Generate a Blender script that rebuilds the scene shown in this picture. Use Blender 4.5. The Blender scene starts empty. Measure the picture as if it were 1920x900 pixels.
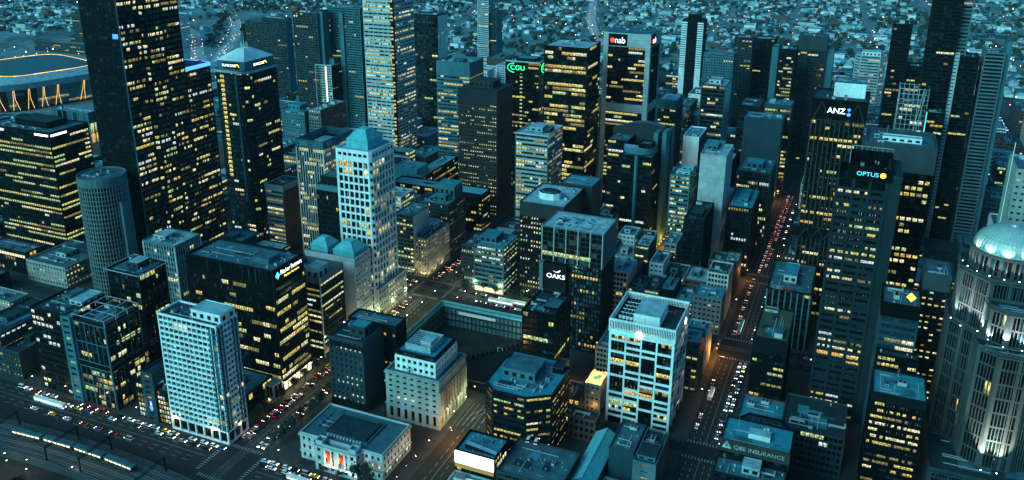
import bpy, math, random
from mathutils import Vector, Matrix
R = math.radians
S = bpy.context.scene
COL = S.collection
# ------------------------------------------------------------------ camera
cam_d = bpy.data.cameras.new("camera"); cam = bpy.data.objects.new("camera", cam_d); COL.objects.link(cam)
F, CX, CY, CZ, YAW, PITCH, ROLL, PY = 1596.0, 287.0, -296.3, 290.5, -0.3972, 0.3201, 0.005977, 330.4
_fw = Vector((math.sin(YAW)*math.cos(PITCH), math.cos(YAW)*math.cos(PITCH), -math.sin(PITCH)))
_rt = Vector((math.cos(YAW), -math.sin(YAW), 0)); _up = _rt.cross(_fw)
_r2 = math.cos(ROLL)*_rt + math.sin(ROLL)*_up; _u2 = -math.sin(ROLL)*_rt + math.cos(ROLL)*_up
_m = Matrix((_r2, _u2, -_fw)).transposed().to_4x4(); _m.translation = (CX, CY, CZ)
cam.matrix_world = _m
cam_d.sensor_width = 36.0; cam_d.sensor_fit = 'HORIZONTAL'; cam_d.lens = F/1920*36
cam_d.shift_y = -(450-PY)/1920; cam_d.clip_start = 1; cam_d.clip_end = 30000
S.camera = cam
# ------------------------------------------------------------------ sky, sun, exposure
W = bpy.data.worlds.new("World"); S.world = W; W.use_nodes = True
wn = W.node_tree; wn.nodes.clear()
_o = wn.nodes.new('ShaderNodeOutputWorld'); _b = wn.nodes.new('ShaderNodeBackground'); _s = wn.nodes.new('ShaderNodeTexSky')
_s.sky_type = 'NISHITA'; _s.sun_disc = False; _s.sun_elevation = R(9); _s.sun_rotation = R(215)
_s.air_density = 1.0; _s.dust_density = 2.0; _s.ozone_density = 4.0
_x = wn.nodes.new('ShaderNodeMix'); _x.data_type = 'RGBA'; _x.blend_type = 'MULTIPLY'; _x.inputs[0].default_value = 1
_x.inputs[7].default_value = (0.13, 0.87, 0.97, 1)
wn.links.new(_s.outputs[0], _x.inputs[6]); wn.links.new(_x.outputs[2], _b.inputs[0]); wn.links.new(_b.outputs[0], _o.inputs[0])
_b.inputs[1].default_value = 0.125
sun_d = bpy.data.lights.new("sun", 'SUN'); sun = bpy.data.objects.new("sun", sun_d); COL.objects.link(sun)
sun_d.energy = 1.4; sun_d.angle = R(32); sun_d.color = (0.36, 0.88, 1.0)
sun.rotation_euler = (R(58), 0, R(-24))
S.view_settings.view_transform = 'Standard'; S.view_settings.look = 'None'
S.view_settings.exposure = 1.0; S.view_settings.gamma = 1.0; S.view_settings.use_curve_mapping = False
S.cycles.max_bounces = 6; S.cycles.diffuse_bounces = 2; S.cycles.glossy_bounces = 2; S.cycles.transmission_bounces = 2
S.cycles.volume_bounces = 0; S.cycles.use_denoising = True; S.cycles.volume_max_steps = 64
HAZE = 0.24e-4
# ------------------------------------------------------------------ materials
MATS = {}
def nodes(name):
    m = bpy.data.materials.new(name); m.use_nodes = True; nt = m.node_tree; nt.nodes.clear()
    o = nt.nodes.new('ShaderNodeOutputMaterial'); MATS[name] = m
    return m, nt, o
def surf(name, c, rough=.7, var=.25, scale=.15, metal=0.0, fine=1.5, spec=.3, c2=None):
    """painted / mineral surface with two scales of dirt and weathering"""
    m, nt, o = nodes(name); N = nt.nodes.new; L = nt.links.new
    p = N('ShaderNodeBsdfPrincipled'); p.inputs['Roughness'].default_value = rough; p.inputs['Metallic'].default_value = metal
    p.inputs['Specular IOR Level'].default_value = spec
    tc = N('ShaderNodeTexCoord')
    mp = N('ShaderNodeMapping'); mp.inputs['Scale'].default_value = (1, 1, .35)
    oi = N('ShaderNodeObjectInfo'); ad = N('ShaderNodeVectorMath'); ad.operation = 'ADD'
    L(tc.outputs['Object'], mp.inputs[0]); L(mp.outputs[0], ad.inputs[0]); L(oi.outputs['Location'], ad.inputs[1])
    n1 = N('ShaderNodeTexNoise'); n1.inputs['Scale'].default_value = scale; n1.inputs['Detail'].default_value = 5
    n2 = N('ShaderNodeTexNoise'); n2.inputs['Scale'].default_value = fine; n2.inputs['Detail'].default_value = 2
    L(ad.outputs[0], n1.inputs['Vector']); L(ad.outputs[0], n2.inputs['Vector'])
    mx = N('ShaderNodeMath'); mx.operation = 'MULTIPLY_ADD'; mx.inputs[1].default_value = .6
    m2 = N('ShaderNodeMath'); m2.operation = 'MULTIPLY'; m2.inputs[1].default_value = .4
    L(n2.outputs[0], m2.inputs[0]); L(n1.outputs[0], mx.inputs[0]); L(m2.outputs[0], mx.inputs[2])
    r = N('ShaderNodeValToRGB'); r.color_ramp.elements[0].position = .32; r.color_ramp.elements[1].position = .66
    lo = c2 if c2 else [x*(1-var*1.6) for x in c]
    hi = [min(.95, x*(1+var*.5)) for x in c]
    r.color_ramp.elements[0].color = (*lo, 1); r.color_ramp.elements[1].color = (*hi, 1)
    L(mx.outputs[0], r.inputs[0]); L(r.outputs[0], p.inputs['Base Color']); L(p.outputs[0], o.inputs[0])
    return m
def panel(name, c, joint, w, h, rough=.6, gap=.03):
    """cladding panels / brick-like courses"""
    m, nt, o = nodes(name); N = nt.nodes.new; L = nt.links.new
    p = N('ShaderNodeBsdfPrincipled'); p.inputs['Roughness'].default_value = rough; p.inputs['Specular IOR Level'].default_value = .3
    tc = N('ShaderNodeTexCoord'); sx = N('ShaderNodeSeparateXYZ'); ad = N('ShaderNodeMath'); cb = N('ShaderNodeCombineXYZ')
    L(tc.outputs['Object'], sx.inputs[0]); L(sx.outputs[0], ad.inputs[0]); L(sx.outputs[1], ad.inputs[1])
    L(ad.outputs[0], cb.inputs[0]); L(sx.outputs[2], cb.inputs[1])
    b = N('ShaderNodeTexBrick'); b.offset = 0; b.inputs['Scale'].default_value = 1
    b.inputs['Brick Width'].default_value = w; b.inputs['Row Height'].default_value = h; b.inputs['Mortar Size'].default_value = gap
    b.inputs['Color1'].default_value = (*c, 1); b.inputs['Color2'].default_value = (*[x*.86 for x in c], 1); b.inputs['Mortar'].default_value = (*joint, 1)
    L(cb.outputs[0], b.inputs[0])
    n1 = N('ShaderNodeTexNoise'); n1.inputs['Scale'].default_value = .12; n1.inputs['Detail'].default_value = 4; L(tc.outputs['Object'], n1.inputs[0])
    rm = N('ShaderNodeMapRange'); rm.inputs[1].default_value = .3; rm.inputs[2].default_value = .7; rm.inputs[3].default_value = .68; rm.inputs[4].default_value = 1.1
    L(n1.outputs[0], rm.inputs[0])
    mu = N('ShaderNodeMix'); mu.data_type = 'RGBA'; mu.blend_type = 'MULTIPLY'; mu.inputs[0].default_value = 1
    L(b.outputs[0], mu.inputs[6]); L(rm.outputs[0], mu.inputs[7]); L(mu.outputs[2], p.inputs['Base Color']); L(p.outputs[0], o.inputs[0])
    return m
def glass(name, c, rough=.08, spec=.6):
    m, nt, o = nodes(name); N = nt.nodes.new; L = nt.links.new
    p = N('ShaderNodeBsdfPrincipled'); p.inputs['Roughness'].default_value = rough; p.inputs['Specular IOR Level'].default_value = spec
    uv = N('ShaderNodeUVMap'); n = N('ShaderNodeTexNoise'); n.inputs['Scale'].default_value = 1.7; n.inputs['Detail'].default_value = 3
    L(uv.outputs[0], n.inputs[0])
    r = N('ShaderNodeValToRGB'); r.color_ramp.elements[0].position = .35; r.color_ramp.elements[1].position = .7
    r.color_ramp.elements[0].color = (*[x*.35 for x in c], 1); r.color_ramp.elements[1].color = (*[x*1.8 for x in c], 1)
    L(n.outputs[0], r.inputs[0]); L(r.outputs[0], p.inputs['Base Color']); L(p.outputs[0], o.inputs[0])
    return m
def lit(name, c, s, lo=.10, cut=.48):
    """a lit room seen through the pane: bright ceiling and lamps, dark desks and blinds"""
    m, nt, o = nodes(name); N = nt.nodes.new; L = nt.links.new
    p = N('ShaderNodeBsdfPrincipled'); p.inputs['Base Color'].default_value = (.01, .012, .014, 1); p.inputs['Roughness'].default_value = .15
    uv = N('ShaderNodeUVMap'); mp = N('ShaderNodeMapping'); mp.inputs['Scale'].default_value = (2.6, 1.7, 1)
    n = N('ShaderNodeTexNoise'); n.inputs['Scale'].default_value = 1.0; n.inputs['Detail'].default_value = 3.5; n.inputs['Roughness'].default_value = .65
    L(uv.outputs[0], mp.inputs[0]); L(mp.outputs[0], n.inputs[0])
    r = N('ShaderNodeValToRGB'); e = r.color_ramp.elements
    e[0].position = cut-.07; e[0].color = (*[x*lo for x in c], 1); e[1].position = cut+.08; e[1].color = (*[x*.62 for x in c], 1)
    e2 = e.new(cut+.2); e2.color = (min(1, c[0]*1.25+.08), min(1, c[1]*1.25+.08), min(1, c[2]*1.2+.10), 1)
    L(n.outputs[0], r.inputs[0]); L(r.outputs[0], p.inputs['Emission Color'])
    sp = N('ShaderNodeSeparateXYZ'); fr = N('ShaderNodeMath'); fr.operation = 'FRACT'; mr = N('ShaderNodeMapRange'); mr.inputs[3].default_value = s*.5; mr.inputs[4].default_value = s*1.4
    L(uv.outputs[0], sp.inputs[0]); L(sp.outputs[1], fr.inputs[0]); L(fr.outputs[0], mr.inputs[0]); L(mr.outputs[0], p.inputs['Emission Strength'])
    L(p.outputs[0], o.inputs[0]); m.cycles.emission_sampling = 'NONE'
    return m
def emit(name, c, s, sample=False):
    m, nt, o = nodes(name); N = nt.nodes.new; L = nt.links.new
    e = N('ShaderNodeEmission'); e.inputs[0].default_value = (*c, 1); e.inputs[1].default_value = s*.7; L(e.outputs[0], o.inputs[0])
    m.cycles.emission_sampling = 'AUTO' if sample else 'NONE'
    return m
surf('white', (.80, .82, .80), var=.2); surf('cream', (.52, .50, .44), var=.2); surf('stone', (.30, .32, .30), var=.28)
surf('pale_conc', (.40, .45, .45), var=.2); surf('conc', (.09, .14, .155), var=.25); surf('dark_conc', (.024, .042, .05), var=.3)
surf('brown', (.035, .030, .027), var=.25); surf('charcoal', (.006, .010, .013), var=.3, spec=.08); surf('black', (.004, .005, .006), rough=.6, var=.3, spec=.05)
surf('dark_metal', (.05, .055, .06), rough=.4, metal=.6); surf('pale_metal', (.5, .52, .53), rough=.4, metal=.3)
surf('roof_pale', (.28, .44, .47), var=.35, scale=.2); surf('roof_mid', (.045, .125, .15), var=.4, scale=.2); surf('roof_dark', (.012, .032, .04), var=.4, scale=.2)
surf('roof_teal', (.03, .24, .30), var=.3, scale=.2); surf('copper_teal', (.10, .42, .46), var=.22, scale=.3); surf('teal_clad', (.045, .15, .18), var=.25)
surf('green_roof', (.06, .075, .045), var=.5, scale=.3, c2=(.03, .05, .015)); surf('tile_red', (.16, .07, .05), var=.4)
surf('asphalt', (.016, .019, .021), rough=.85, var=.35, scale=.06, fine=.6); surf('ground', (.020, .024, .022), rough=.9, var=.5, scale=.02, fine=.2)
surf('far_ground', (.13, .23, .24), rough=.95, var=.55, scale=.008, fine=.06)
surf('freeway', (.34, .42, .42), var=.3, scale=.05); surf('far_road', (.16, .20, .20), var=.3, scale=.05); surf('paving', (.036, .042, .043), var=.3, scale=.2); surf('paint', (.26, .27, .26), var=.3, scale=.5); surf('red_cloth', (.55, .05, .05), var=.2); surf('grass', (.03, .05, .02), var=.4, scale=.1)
surf('earth', (.03, .03, .028), var=.5, scale=.1, fine=.5); surf('ballast', (.06, .058, .055), var=.4, scale=.5)
surf('blue_paint', (.05, .16, .26), var=.2); surf('red_paint', (.35, .02, .02), var=.2); surf('orange', (.5, .2, .04), var=.2)
surf('bark', (.045, .04, .035), var=.4, scale=1); surf('foliage', (.035, .055, .03), var=.5, scale=.3); surf('foliage2', (.05, .07, .045), var=.5, scale=.3)
surf('dark_stone', (.05, .06, .062), var=.3); surf('dome', (.40, .50, .46), rough=.45, var=.2, scale=.4)
panel('brick_brown', (.13, .075, .06), (.05, .04, .035), 3.0, .9); panel('conc_panel', (.42, .44, .44), (.2, .2, .2), 3.2, 3.6, gap=.05)
panel('conc_panel_dark', (.04, .06, .068), (.018, .025, .03), 3.2, 3.6, gap=.05); panel('tile_white', (.58, .60, .60), (.30, .31, .31), 1.5, 1.2, gap=.08)
panel('stone_block', (.40, .39, .35), (.18, .17, .15), 1.8, .8, gap=.05); panel('blue_clad', (.014, .050, .068), (.008, .03, .04), 2.4, 3.4)
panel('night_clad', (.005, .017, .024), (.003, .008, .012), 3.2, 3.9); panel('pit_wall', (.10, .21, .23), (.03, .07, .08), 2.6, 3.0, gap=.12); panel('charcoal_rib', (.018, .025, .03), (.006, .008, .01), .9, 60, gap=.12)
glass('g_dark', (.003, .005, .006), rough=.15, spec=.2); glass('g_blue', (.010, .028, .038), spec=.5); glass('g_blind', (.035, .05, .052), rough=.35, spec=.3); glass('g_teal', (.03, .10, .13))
lit('l_yellow', (.88, .74, .20), .9); lit('l_pale', (.95, .88, .48), 1.15); lit('l_green', (.62, .82, .34), .85); lit('l_orange', (.95, .58, .15), .85)
lit('l_white', (.80, .95, .90), 1.0); lit('l_dim', (.55, .46, .16), .5); lit('l_strip', (.98, .85, .45), 1.5, lo=.4, cut=.36)
emit('e_white', (.85, .95, 1), 3.0); emit('e_cyan', (.08, .65, .85), 1.6); emit('e_green', (.02, .9, .25), 2.6, True); emit('e_blue', (.05, .2, 1), 2.5, True)
emit('e_warm', (1, .55, .18), 2.4); emit('e_gold', (1, .72, .10), 1.6); emit('e_red', (1, .06, .03), 2.6); emit('e_head', (1, .92, .75), 9.0)
emit('e_lamp', (1, .72, .38), 14.0); emit('e_lamp_white', (.9, 1, .95), 12.0); emit('e_amber', (1, .38, .06), 9.0); emit('e_sign', (.75, .95, 1), 2.0)
emit('e_billboard', (1, .96, .80), 2.6, True); emit('e_fleck', (1, .45, .18), 6.0); emit('e_fleck_red', (1, .20, .08), 6.0)
# ------------------------------------------------------------------ mesh helper
class MB:
    def __init__(s): s.v = []; s.f = []; s.m = []; s.u = []
    def face(s, pts, m=0, uv=None):
        k = len(s.v); s.v += [tuple(p) for p in pts]; s.f.append(tuple(range(k, k+len(pts)))); s.m.append(m)
        s.u.append(uv if uv else [(0, 0)]*len(pts))
    def box(s, x0, y0, z0, x1, y1, z1, m=0, top=None, bottom=False):
        t = m if top is None else top
        s.face([(x0,y0,z0),(x1,y0,z0),(x1,y0,z1),(x0,y0,z1)], m); s.face([(x1,y0,z0),(x1,y1,z0),(x1,y1,z1),(x1,y0,z1)], m)
        s.face([(x1,y1,z0),(x0,y1,z0),(x0,y1,z1),(x1,y1,z1)], m); s.face([(x0,y1,z0),(x0,y0,z0),(x0,y0,z1),(x0,y1,z1)], m)
        s.face([(x0,y0,z1),(x1,y0,z1),(x1,y1,z1),(x0,y1,z1)], t)
        if bottom: s.face([(x0,y0,z0),(x0,y1,z0),(x1,y1,z0),(x1,y0,z0)], m)
    def prism(s, poly, z0, z1, m=0, top=None, scale=1.0, c=None):
        n = len(poly); q = poly
        if scale != 1.0:
            cx = sum(p[0] for p in poly)/n; cy = sum(p[1] for p in poly)/n
            q = [(cx+(p[0]-cx)*scale, cy+(p[1]-cy)*scale) for p in poly]
        for i in range(n):
            a, b, a2, b2 = poly[i], poly[(i+1) % n], q[i], q[(i+1) % n]
            s.face([(a[0],a[1],z0),(b[0],b[1],z0),(b2[0],b2[1],z1),(a2[0],a2[1],z1)], m)
        if scale > 0.001: s.face([(p[0],p[1],z1) for p in q], m if top is None else top)
    def cyl(s, x, y, z0, z1, r0, r1=None, n=10, m=0):
        r1 = r0 if r1 is None else r1
        P = [(math.cos(2*math.pi*i/n), math.sin(2*math.pi*i/n)) for i in range(n)]
        for i in range(n):
            a, b = P[i], P[(i+1) % n]
            s.face([(x+a[0]*r0,y+a[1]*r0,z0),(x+b[0]*r0,y+b[1]*r0,z0),(x+b[0]*r1,y+b[1]*r1,z1),(x+a[0]*r1,y+a[1]*r1,z1)], m)
        s.face([(x+a[0]*r1,y+a[1]*r1,z1) for a in P], m)
    def tube(s, a, b, r0, r1=None, n=5, m=0):
        a = Vector(a); b = Vector(b); r1 = r0 if r1 is None else r1
        d = (b-a)
        if d.length < 1e-6: return
        d.normalize(); u = d.cross(Vector((0,0,1)) if abs(d.z) < .9 else Vector((1,0,0))).normalized(); w = d.cross(u)
        P = [u*math.cos(2*math.pi*i/n)+w*math.sin(2*math.pi*i/n) for i in range(n)]
        for i in range(n):
            p, q = P[i], P[(i+1) % n]
            s.face([a+p*r0, a+q*r0, b+q*r1, b+p*r1], m)
        s.face([b+p*r1 for p in P], m)
    def ring(s, po, pi, z0, z1, m=0):
        n = len(po)
        for i in range(n):
            j = (i+1) % n; a, b, c, d = po[i], po[j], pi[j], pi[i]
            s.face([(*a,z0),(*b,z0),(*b,z1),(*a,z1)], m); s.face([(*a,z1),(*b,z1),(*c,z1),(*d,z1)], m); s.face([(*c,z0),(*d,z0),(*d,z1),(*c,z1)], m)
    def mesh(s, name, mats):
        me = bpy.data.meshes.new(name); me.from_pydata(s.v, [], s.f)
        for x in mats: me.materials.append(MATS[x])
        me.polygons.foreach_set('material_index', s.m)
        ul = me.uv_layers.new(name='UVMap'); ul.data.foreach_set('uv', [c for f in s.u for p in f for c in p])
        me.update(); return me
    def build(s, name, mats, parent=None, loc=None):
        o = bpy.data.objects.new(name, s.mesh(name, mats)); COL.objects.link(o)
        if parent: o.parent = parent
        if loc: o.location = loc
        return o
def tag(o, label=None, cat=None, group=None, kind=None):
    if label: o['label'] = label
    if cat: o['category'] = cat
    if group: o['group'] = group
    if kind: o['kind'] = kind
    return o
def thing(name, label, cat, x, y, z=0.0, rz=0.0, group=None):
    o = bpy.data.objects.new(name, None); o.empty_display_size = 1; COL.objects.link(o); o.location = (x, y, z); o.rotation_euler = (0, 0, rz)
    return tag(o, label, cat, group)
def copy_tree(o, loc=None, rz=None, parent=None):
    c = o.copy(); COL.objects.link(c); c.parent = parent
    if loc is not None: c.location = loc
    if rz is not None: c.rotation_euler = (0, 0, rz)
    for ch in o.children: copy_tree(ch, parent=c)
    return c
def put(name, mesh, parent, loc, rz=0.0, s=1.0):
    o = bpy.data.objects.new(name, mesh); COL.objects.link(o); o.parent = parent; o.location = loc; o.rotation_euler = (0, 0, rz); o.scale = (s,)*3 if not isinstance(s, tuple) else s
    return o
def rect(w, d, x=0.0, y=0.0): return [(x, y), (x+w, y), (x+w, y+d), (x, y+d)]
def chamf(w, d, c, x=0.0, y=0.0):
    return [(x+c,y),(x+w-c,y),(x+w,y+c),(x+w,y+d-c),(x+w-c,y+d),(x+c,y+d),(x,y+d-c),(x,y+c)]
def circ(r, n, x=0.0, y=0.0, a0=0.0): return [(x+r*math.cos(a0+2*math.pi*i/n), y+r*math.sin(a0+2*math.pi*i/n)) for i in range(n)]
def inset(poly, d):
    n = len(poly); out = []
    for i in range(n):
        p, a, b = Vector(poly[i-1]), Vector(poly[i]), Vector(poly[(i+1) % n])
        e1 = (a-p).normalized(); e2 = (b-a).normalized(); n1 = Vector((-e1.y, e1.x)); n2 = Vector((-e2.y, e2.x))
        k = 1+n1.dot(n2); v = (n1+n2)/max(k, .2); out.append((a.x+v.x*d, a.y+v.y*d))
    return out
def text(body, parent, loc, rot, size, mat, name='lettering', ext=.05, align='CENTER', sx=1.0):
    c = bpy.data.curves.new(name, 'FONT'); c.body = body; c.size = size; c.extrude = ext; c.align_x = align; c.align_y = 'CENTER'
    tmp = bpy.data.objects.new('tmp', c); me = bpy.data.meshes.new_from_object(tmp); bpy.data.objects.remove(tmp); bpy.data.curves.remove(c)
    me.materials.clear(); me.materials.append(MATS[mat]); me.name = name
    o = bpy.data.objects.new(name, me); COL.objects.link(o); o.parent = parent
    o.location = loc; o.rotation_euler = rot; o.scale = (sx, 1, 1); return o
FS, FE = (R(90), 0, 0), (R(90), 0, R(90))       # lettering that faces south / east
# ------------------------------------------------------------------ facades
WM = ['g_dark', 'g_blue', 'g_blind', 'l_yellow', 'l_pale', 'l_green', 'l_orange', 'l_white', 'l_dim', 'l_strip', 'g_teal']
LIT = {'y': (3,3,3,4,3,8,8,8,5,5,4,3,8,6), 'p': (4,4,3,3,7,8,5,8), 'g': (5,5,4,5,3,8,8), 'o': (3,6,3,4,8,6,8), 'w': (4,7,7,5,8), 's': (9,9,3,4)}
OFF = {'d': (0,0,0,0,1,0), 'b': (0,1,1,2,1), 't': (10,1,10,0), 'k': (0,0,2,0)}
ST0 = dict(fh=3.8, bay=3.2, pw=.5, po=.15, sill=1.1, head=.35, rec=.4, lit=.35, mix='y', off='d', fr='charcoal', pi=None, end=.8, var=.8, big=0, bigw=1.4, run=.55, split=1)
def st(**k): d = dict(ST0); d.update(k); return d
SPAN = {}
class Bld: pass
def lit_row(rng, nb, s, fk):
    out = []; on = rng.random() < fk; c = rng.choice(LIT[s['mix']])
    for j in range(nb):
        if rng.random() > s['run']:
            on = rng.random() < fk; c = rng.choice(LIT[s['mix']])
        out.append(c if on else rng.choice(OFF[s['off']]))
    return out
def facade(root, poly, z0, z1, styles, seed, mode='floor', closed_top=True, hide=(), wname=None):
    """walls with recessed windows: spandrels and piers are one mesh; windows are one part per floor ('floor'), one part each for the hundred
    best seen ('pane') or one glazing part ('one')"""
    rng = random.Random(seed); n = len(poly); fr = MB(); fmats = []; bands = {}; panes = []
    def mi(x):
        if x not in fmats: fmats.append(x)
        return fmats.index(x)
    for e in range(n):
        s = styles[e % len(styles)] if isinstance(styles, list) else styles
        a = Vector(poly[e]); b = Vector(poly[(e+1) % n]); L = (b-a).length; t = (b-a)/L; nn = Vector((t.y, -t.x))
        def P(u, o, z): q = a+t*u+nn*o; return (q.x, q.y, z)
        if 'wall' in s:
            fr.face([P(0,0,z0), P(L,0,z0), P(L,0,z1), P(0,0,z1)], mi(s['wall'])); continue
        F_ = mi(s['fr']); Q_ = mi(s['pi'] or s['fr']); rec = s['rec']; pw = s['pw']; po = s['po']; en = s['end']
        nf = max(1, round((z1-z0)/s['fh'])); fh = (z1-z0)/nf; nb = max(1, round((L-2*en+pw)/s['bay'])); bw = (L-2*en+pw)/nb
        us = [en-pw/2+j*bw for j in range(nb+1)]
        head = s['head']; sill = s['sill'] if s['sill'] > 1.55 else s['sill']*1.2
        for k in range(nf+1):
            zb = z0+k*fh; lo = zb-head if k else z0; hi = zb+sill if k < nf else z1
            if sill <= 0 and head <= 0: continue
            fr.face([P(0,0,lo), P(L,0,lo), P(L,0,hi), P(0,0,hi)], F_)
            if k < nf: fr.face([P(0,0,hi), P(L,0,hi), P(L,-rec,hi), P(0,-rec,hi)], F_)
            if k: fr.face([P(0,-rec,lo), P(L,-rec,lo), P(L,0,lo), P(0,0,lo)], F_)
        for j in range(nb+1):
            w = pw
            if s['big'] and 0 < j < nb and j % s['big'] == 0: w = s['bigw']
            u0, u1 = us[j]-w/2, us[j]+w/2
            if j == 0: u0 = -po
            if j == nb: u1 = L+po
            if w <= 0: continue
            fr.face([P(u0,po,z0), P(u1,po,z0), P(u1,po,z1), P(u0,po,z1)], Q_)
            if j > 0: fr.face([P(u0,-rec,z0), P(u0,po,z0), P(u0,po,z1), P(u0,-rec,z1)], Q_)
            if j < nb: fr.face([P(u1,po,z0), P(u1,-rec,z0), P(u1,-rec,z1), P(u1,po,z1)], Q_)
            if po > 0: fr.face([P(u0,po,z1), P(u1,po,z1), P(u1,0,z1), P(u0,0,z1)], Q_)
        vis = (nn.x*(CX-root.location.x-a.x)+nn.y*(CY-root.location.y-a.y)) > 0
        for k in range(nf):
            x = rng.random(); v = s['var']
            fk = s['lit']*.78*(1-v+2*v*x)
            if x > .93: fk = max(fk, .85*min(1, s['lit']*3))
            if k in hide: fk = 0
            row = lit_row(rng, nb, s, fk); zb = z0+k*fh
            for j in range(nb):
                g0 = us[j]+pw/2-(pw/2 if s['pw'] <= 0 else 0)-.02; g1 = us[j+1]-pw/2+.02
                for q in range(s['split']):
                    h0 = g0+(g1-g0)*q/s['split']; h1 = g0+(g1-g0)*(q+1)/s['split']-(.12 if q < s['split']-1 else 0)
                    mat = row[j]
                    if s['split'] > 1 and rng.random() < .25: mat = rng.choice(OFF[s['off']])
                    r0 = rng.random()*50; r1 = rng.randint(0, 50); wd = (h1-h0)/2.2
                    pts = [P(h0,-rec,zb+sill-.02), P(h1,-rec,zb+sill-.02), P(h1,-rec,zb+fh-head+.02), P(h0,-rec,zb+fh-head+.02)]
                    uv = [(r0,r1+.01),(r0+wd,r1+.01),(r0+wd,r1+.99),(r0,r1+.99)]
                    if mode == 'pane': panes.append((vis, k, pts, mat, uv))
                    else: bands.setdefault(k if mode == 'floor' else 0, []).append((pts, mat, uv))
    if closed_top:
        pass
    f = fr.build('facade', fmats, root)
    if mode == 'pane':
        panes.sort(key=lambda x: (not x[0], -x[1]))
        for i, (vis, k, pts, mat, uv) in enumerate(panes[:100]):
            b = MB(); b.face(pts, 0, uv); b.build('window', [WM[mat]], root)
        if len(panes) > 100:
            b = MB()
            for vis, k, pts, mat, uv in panes[100:]: b.face(pts, mat, uv)
            tag(b.build('window_rows', WM, root), kind='stuff')
    else:
        for k in sorted(bands):
            b = MB()
            for pts, mat, uv in bands[k]: b.face(pts, mat, uv)
            b.build(wname or ('window_band' if mode == 'floor' else 'glazing'), WM, root)
    return f
# ------------------------------------------------------------------ rooftop equipment (built once, copied)
def _units():
    U = {}
    b = MB(); b.box(-2.2,-1.2,.3,2.2,1.2,2.2,0); b.cyl(-1,0,2.2,2.5,.8,.8,10,1); b.cyl(1,0,2.2,2.5,.8,.8,10,1)
    for x in (-1.9,1.9):
        b.box(x-.15,-1.1,0,x+.15,1.1,.3,1)
    U['air_handler'] = b.mesh('air_handler', ['pale_metal', 'charcoal'])
    b = MB(); b.box(-1.4,-1.4,0,1.4,1.4,2.6,0); b.cyl(0,0,2.6,3.3,1.15,1.25,12,1); b.box(-1.45,-1.0,.6,-1.4,1.0,1.8,1); b.box(1.4,-1.0,.6,1.45,1.0,1.8,1)
    U['cooling_tower'] = b.mesh('cooling_tower', ['roof_pale', 'dark_metal'])
    b = MB(); b.box(-4,-.45,.5,4,.45,1.3,0); b.box(3.2,.45,.5,4,3.4,1.3,0); b.box(-4,-.45,0,-3.2,.45,.5,0); b.box(3.2,2.6,0,4,3.4,.5,0); b.box(-.3,-.3,0,.3,.3,.5,1)
    U['duct'] = b.mesh('duct', ['pale_metal', 'charcoal'])
    b = MB(); b.cyl(0,0,0,1.3,.35,.35,8,0); b.cyl(0,0,1.3,1.7,.6,.2,8,0)
    U['vent'] = b.mesh('vent', ['pale_metal'])
    b = MB(); b.cyl(0,0,0,5.5,.12,.05,6,0); b.tube((-.9,0,3.4),(.9,0,3.4),.05); b.tube((-.6,0,4.4),(.6,0,4.4),.05)
    U['antenna'] = b.mesh('antenna', ['pale_metal'])
    b = MB(); b.box(-2.6,-2,0,2.6,2,2.9,0,1); b.box(-.5,-2.06,0,.5,-2,2.1,2); b.box(-2.8,-2.2,2.9,2.8,2.2,3.1,1)
    U['stair_house'] = b.mesh('stair_house', ['pale_conc', 'roof_mid', 'charcoal'])
    b = MB(); b.cyl(0,0,0,1.5,.12,.12,6,1)
    for i in range(10):
        a, c = 2*math.pi*i/10, 2*math.pi*(i+1)/10
        b.face([(0,.15,1.6),(1.1*math.cos(a),-.35,1.6+1.1*math.sin(a)),(1.1*math.cos(c),-.35,1.6+1.1*math.sin(c))],0)
    U['satellite_dish'] = b.mesh('satellite_dish', ['white', 'dark_metal'])
    b = MB(); b.box(-3,-.8,.05,3,.8,.5,0); b.face([(-3,-.8,.5),(3,-.8,.5),(3,0,1.1),(-3,0,1.1)],1); b.face([(3,.8,.5),(-3,.8,.5),(-3,0,1.1),(3,0,1.1)],1)
    U['skylight'] = b.mesh('skylight', ['pale_metal', 'g_blind'])
    return U
UNITS = _units()
def scatter(root, x0, y0, x1, y1, z, n, seed, kinds=('air_handler','cooling_tower','duct','vent','vent','stair_house','air_handler','antenna'), avoid=(), lo=.6, hi=1.15):
    rng = random.Random(seed); done = list(avoid)
    for i in range(n):
        for tr in range(12):
            k = rng.choice(kinds); r = {'vent': .8, 'antenna': .4, 'satellite_dish': 1.2}.get(k, 3.2)
            if x1-x0 < 2*r+.6 or y1-y0 < 2*r+.6:
                k = 'vent'; r = .8
            if x1-x0 < 2 or y1-y0 < 2: return
            x = rng.uniform(x0+r, x1-r); y = rng.uniform(y0+r, y1-r)
            if all(x+r < d[0] or x-r > d[2] or y+r < d[1] or y-r > d[3] for d in done):
                done.append((x-r, y-r, x+r, y+r)); put(k, UNITS[k], root, (x, y, z), rng.choice((0, math.pi/2, math.pi)), rng.uniform(lo, hi)); break
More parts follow.
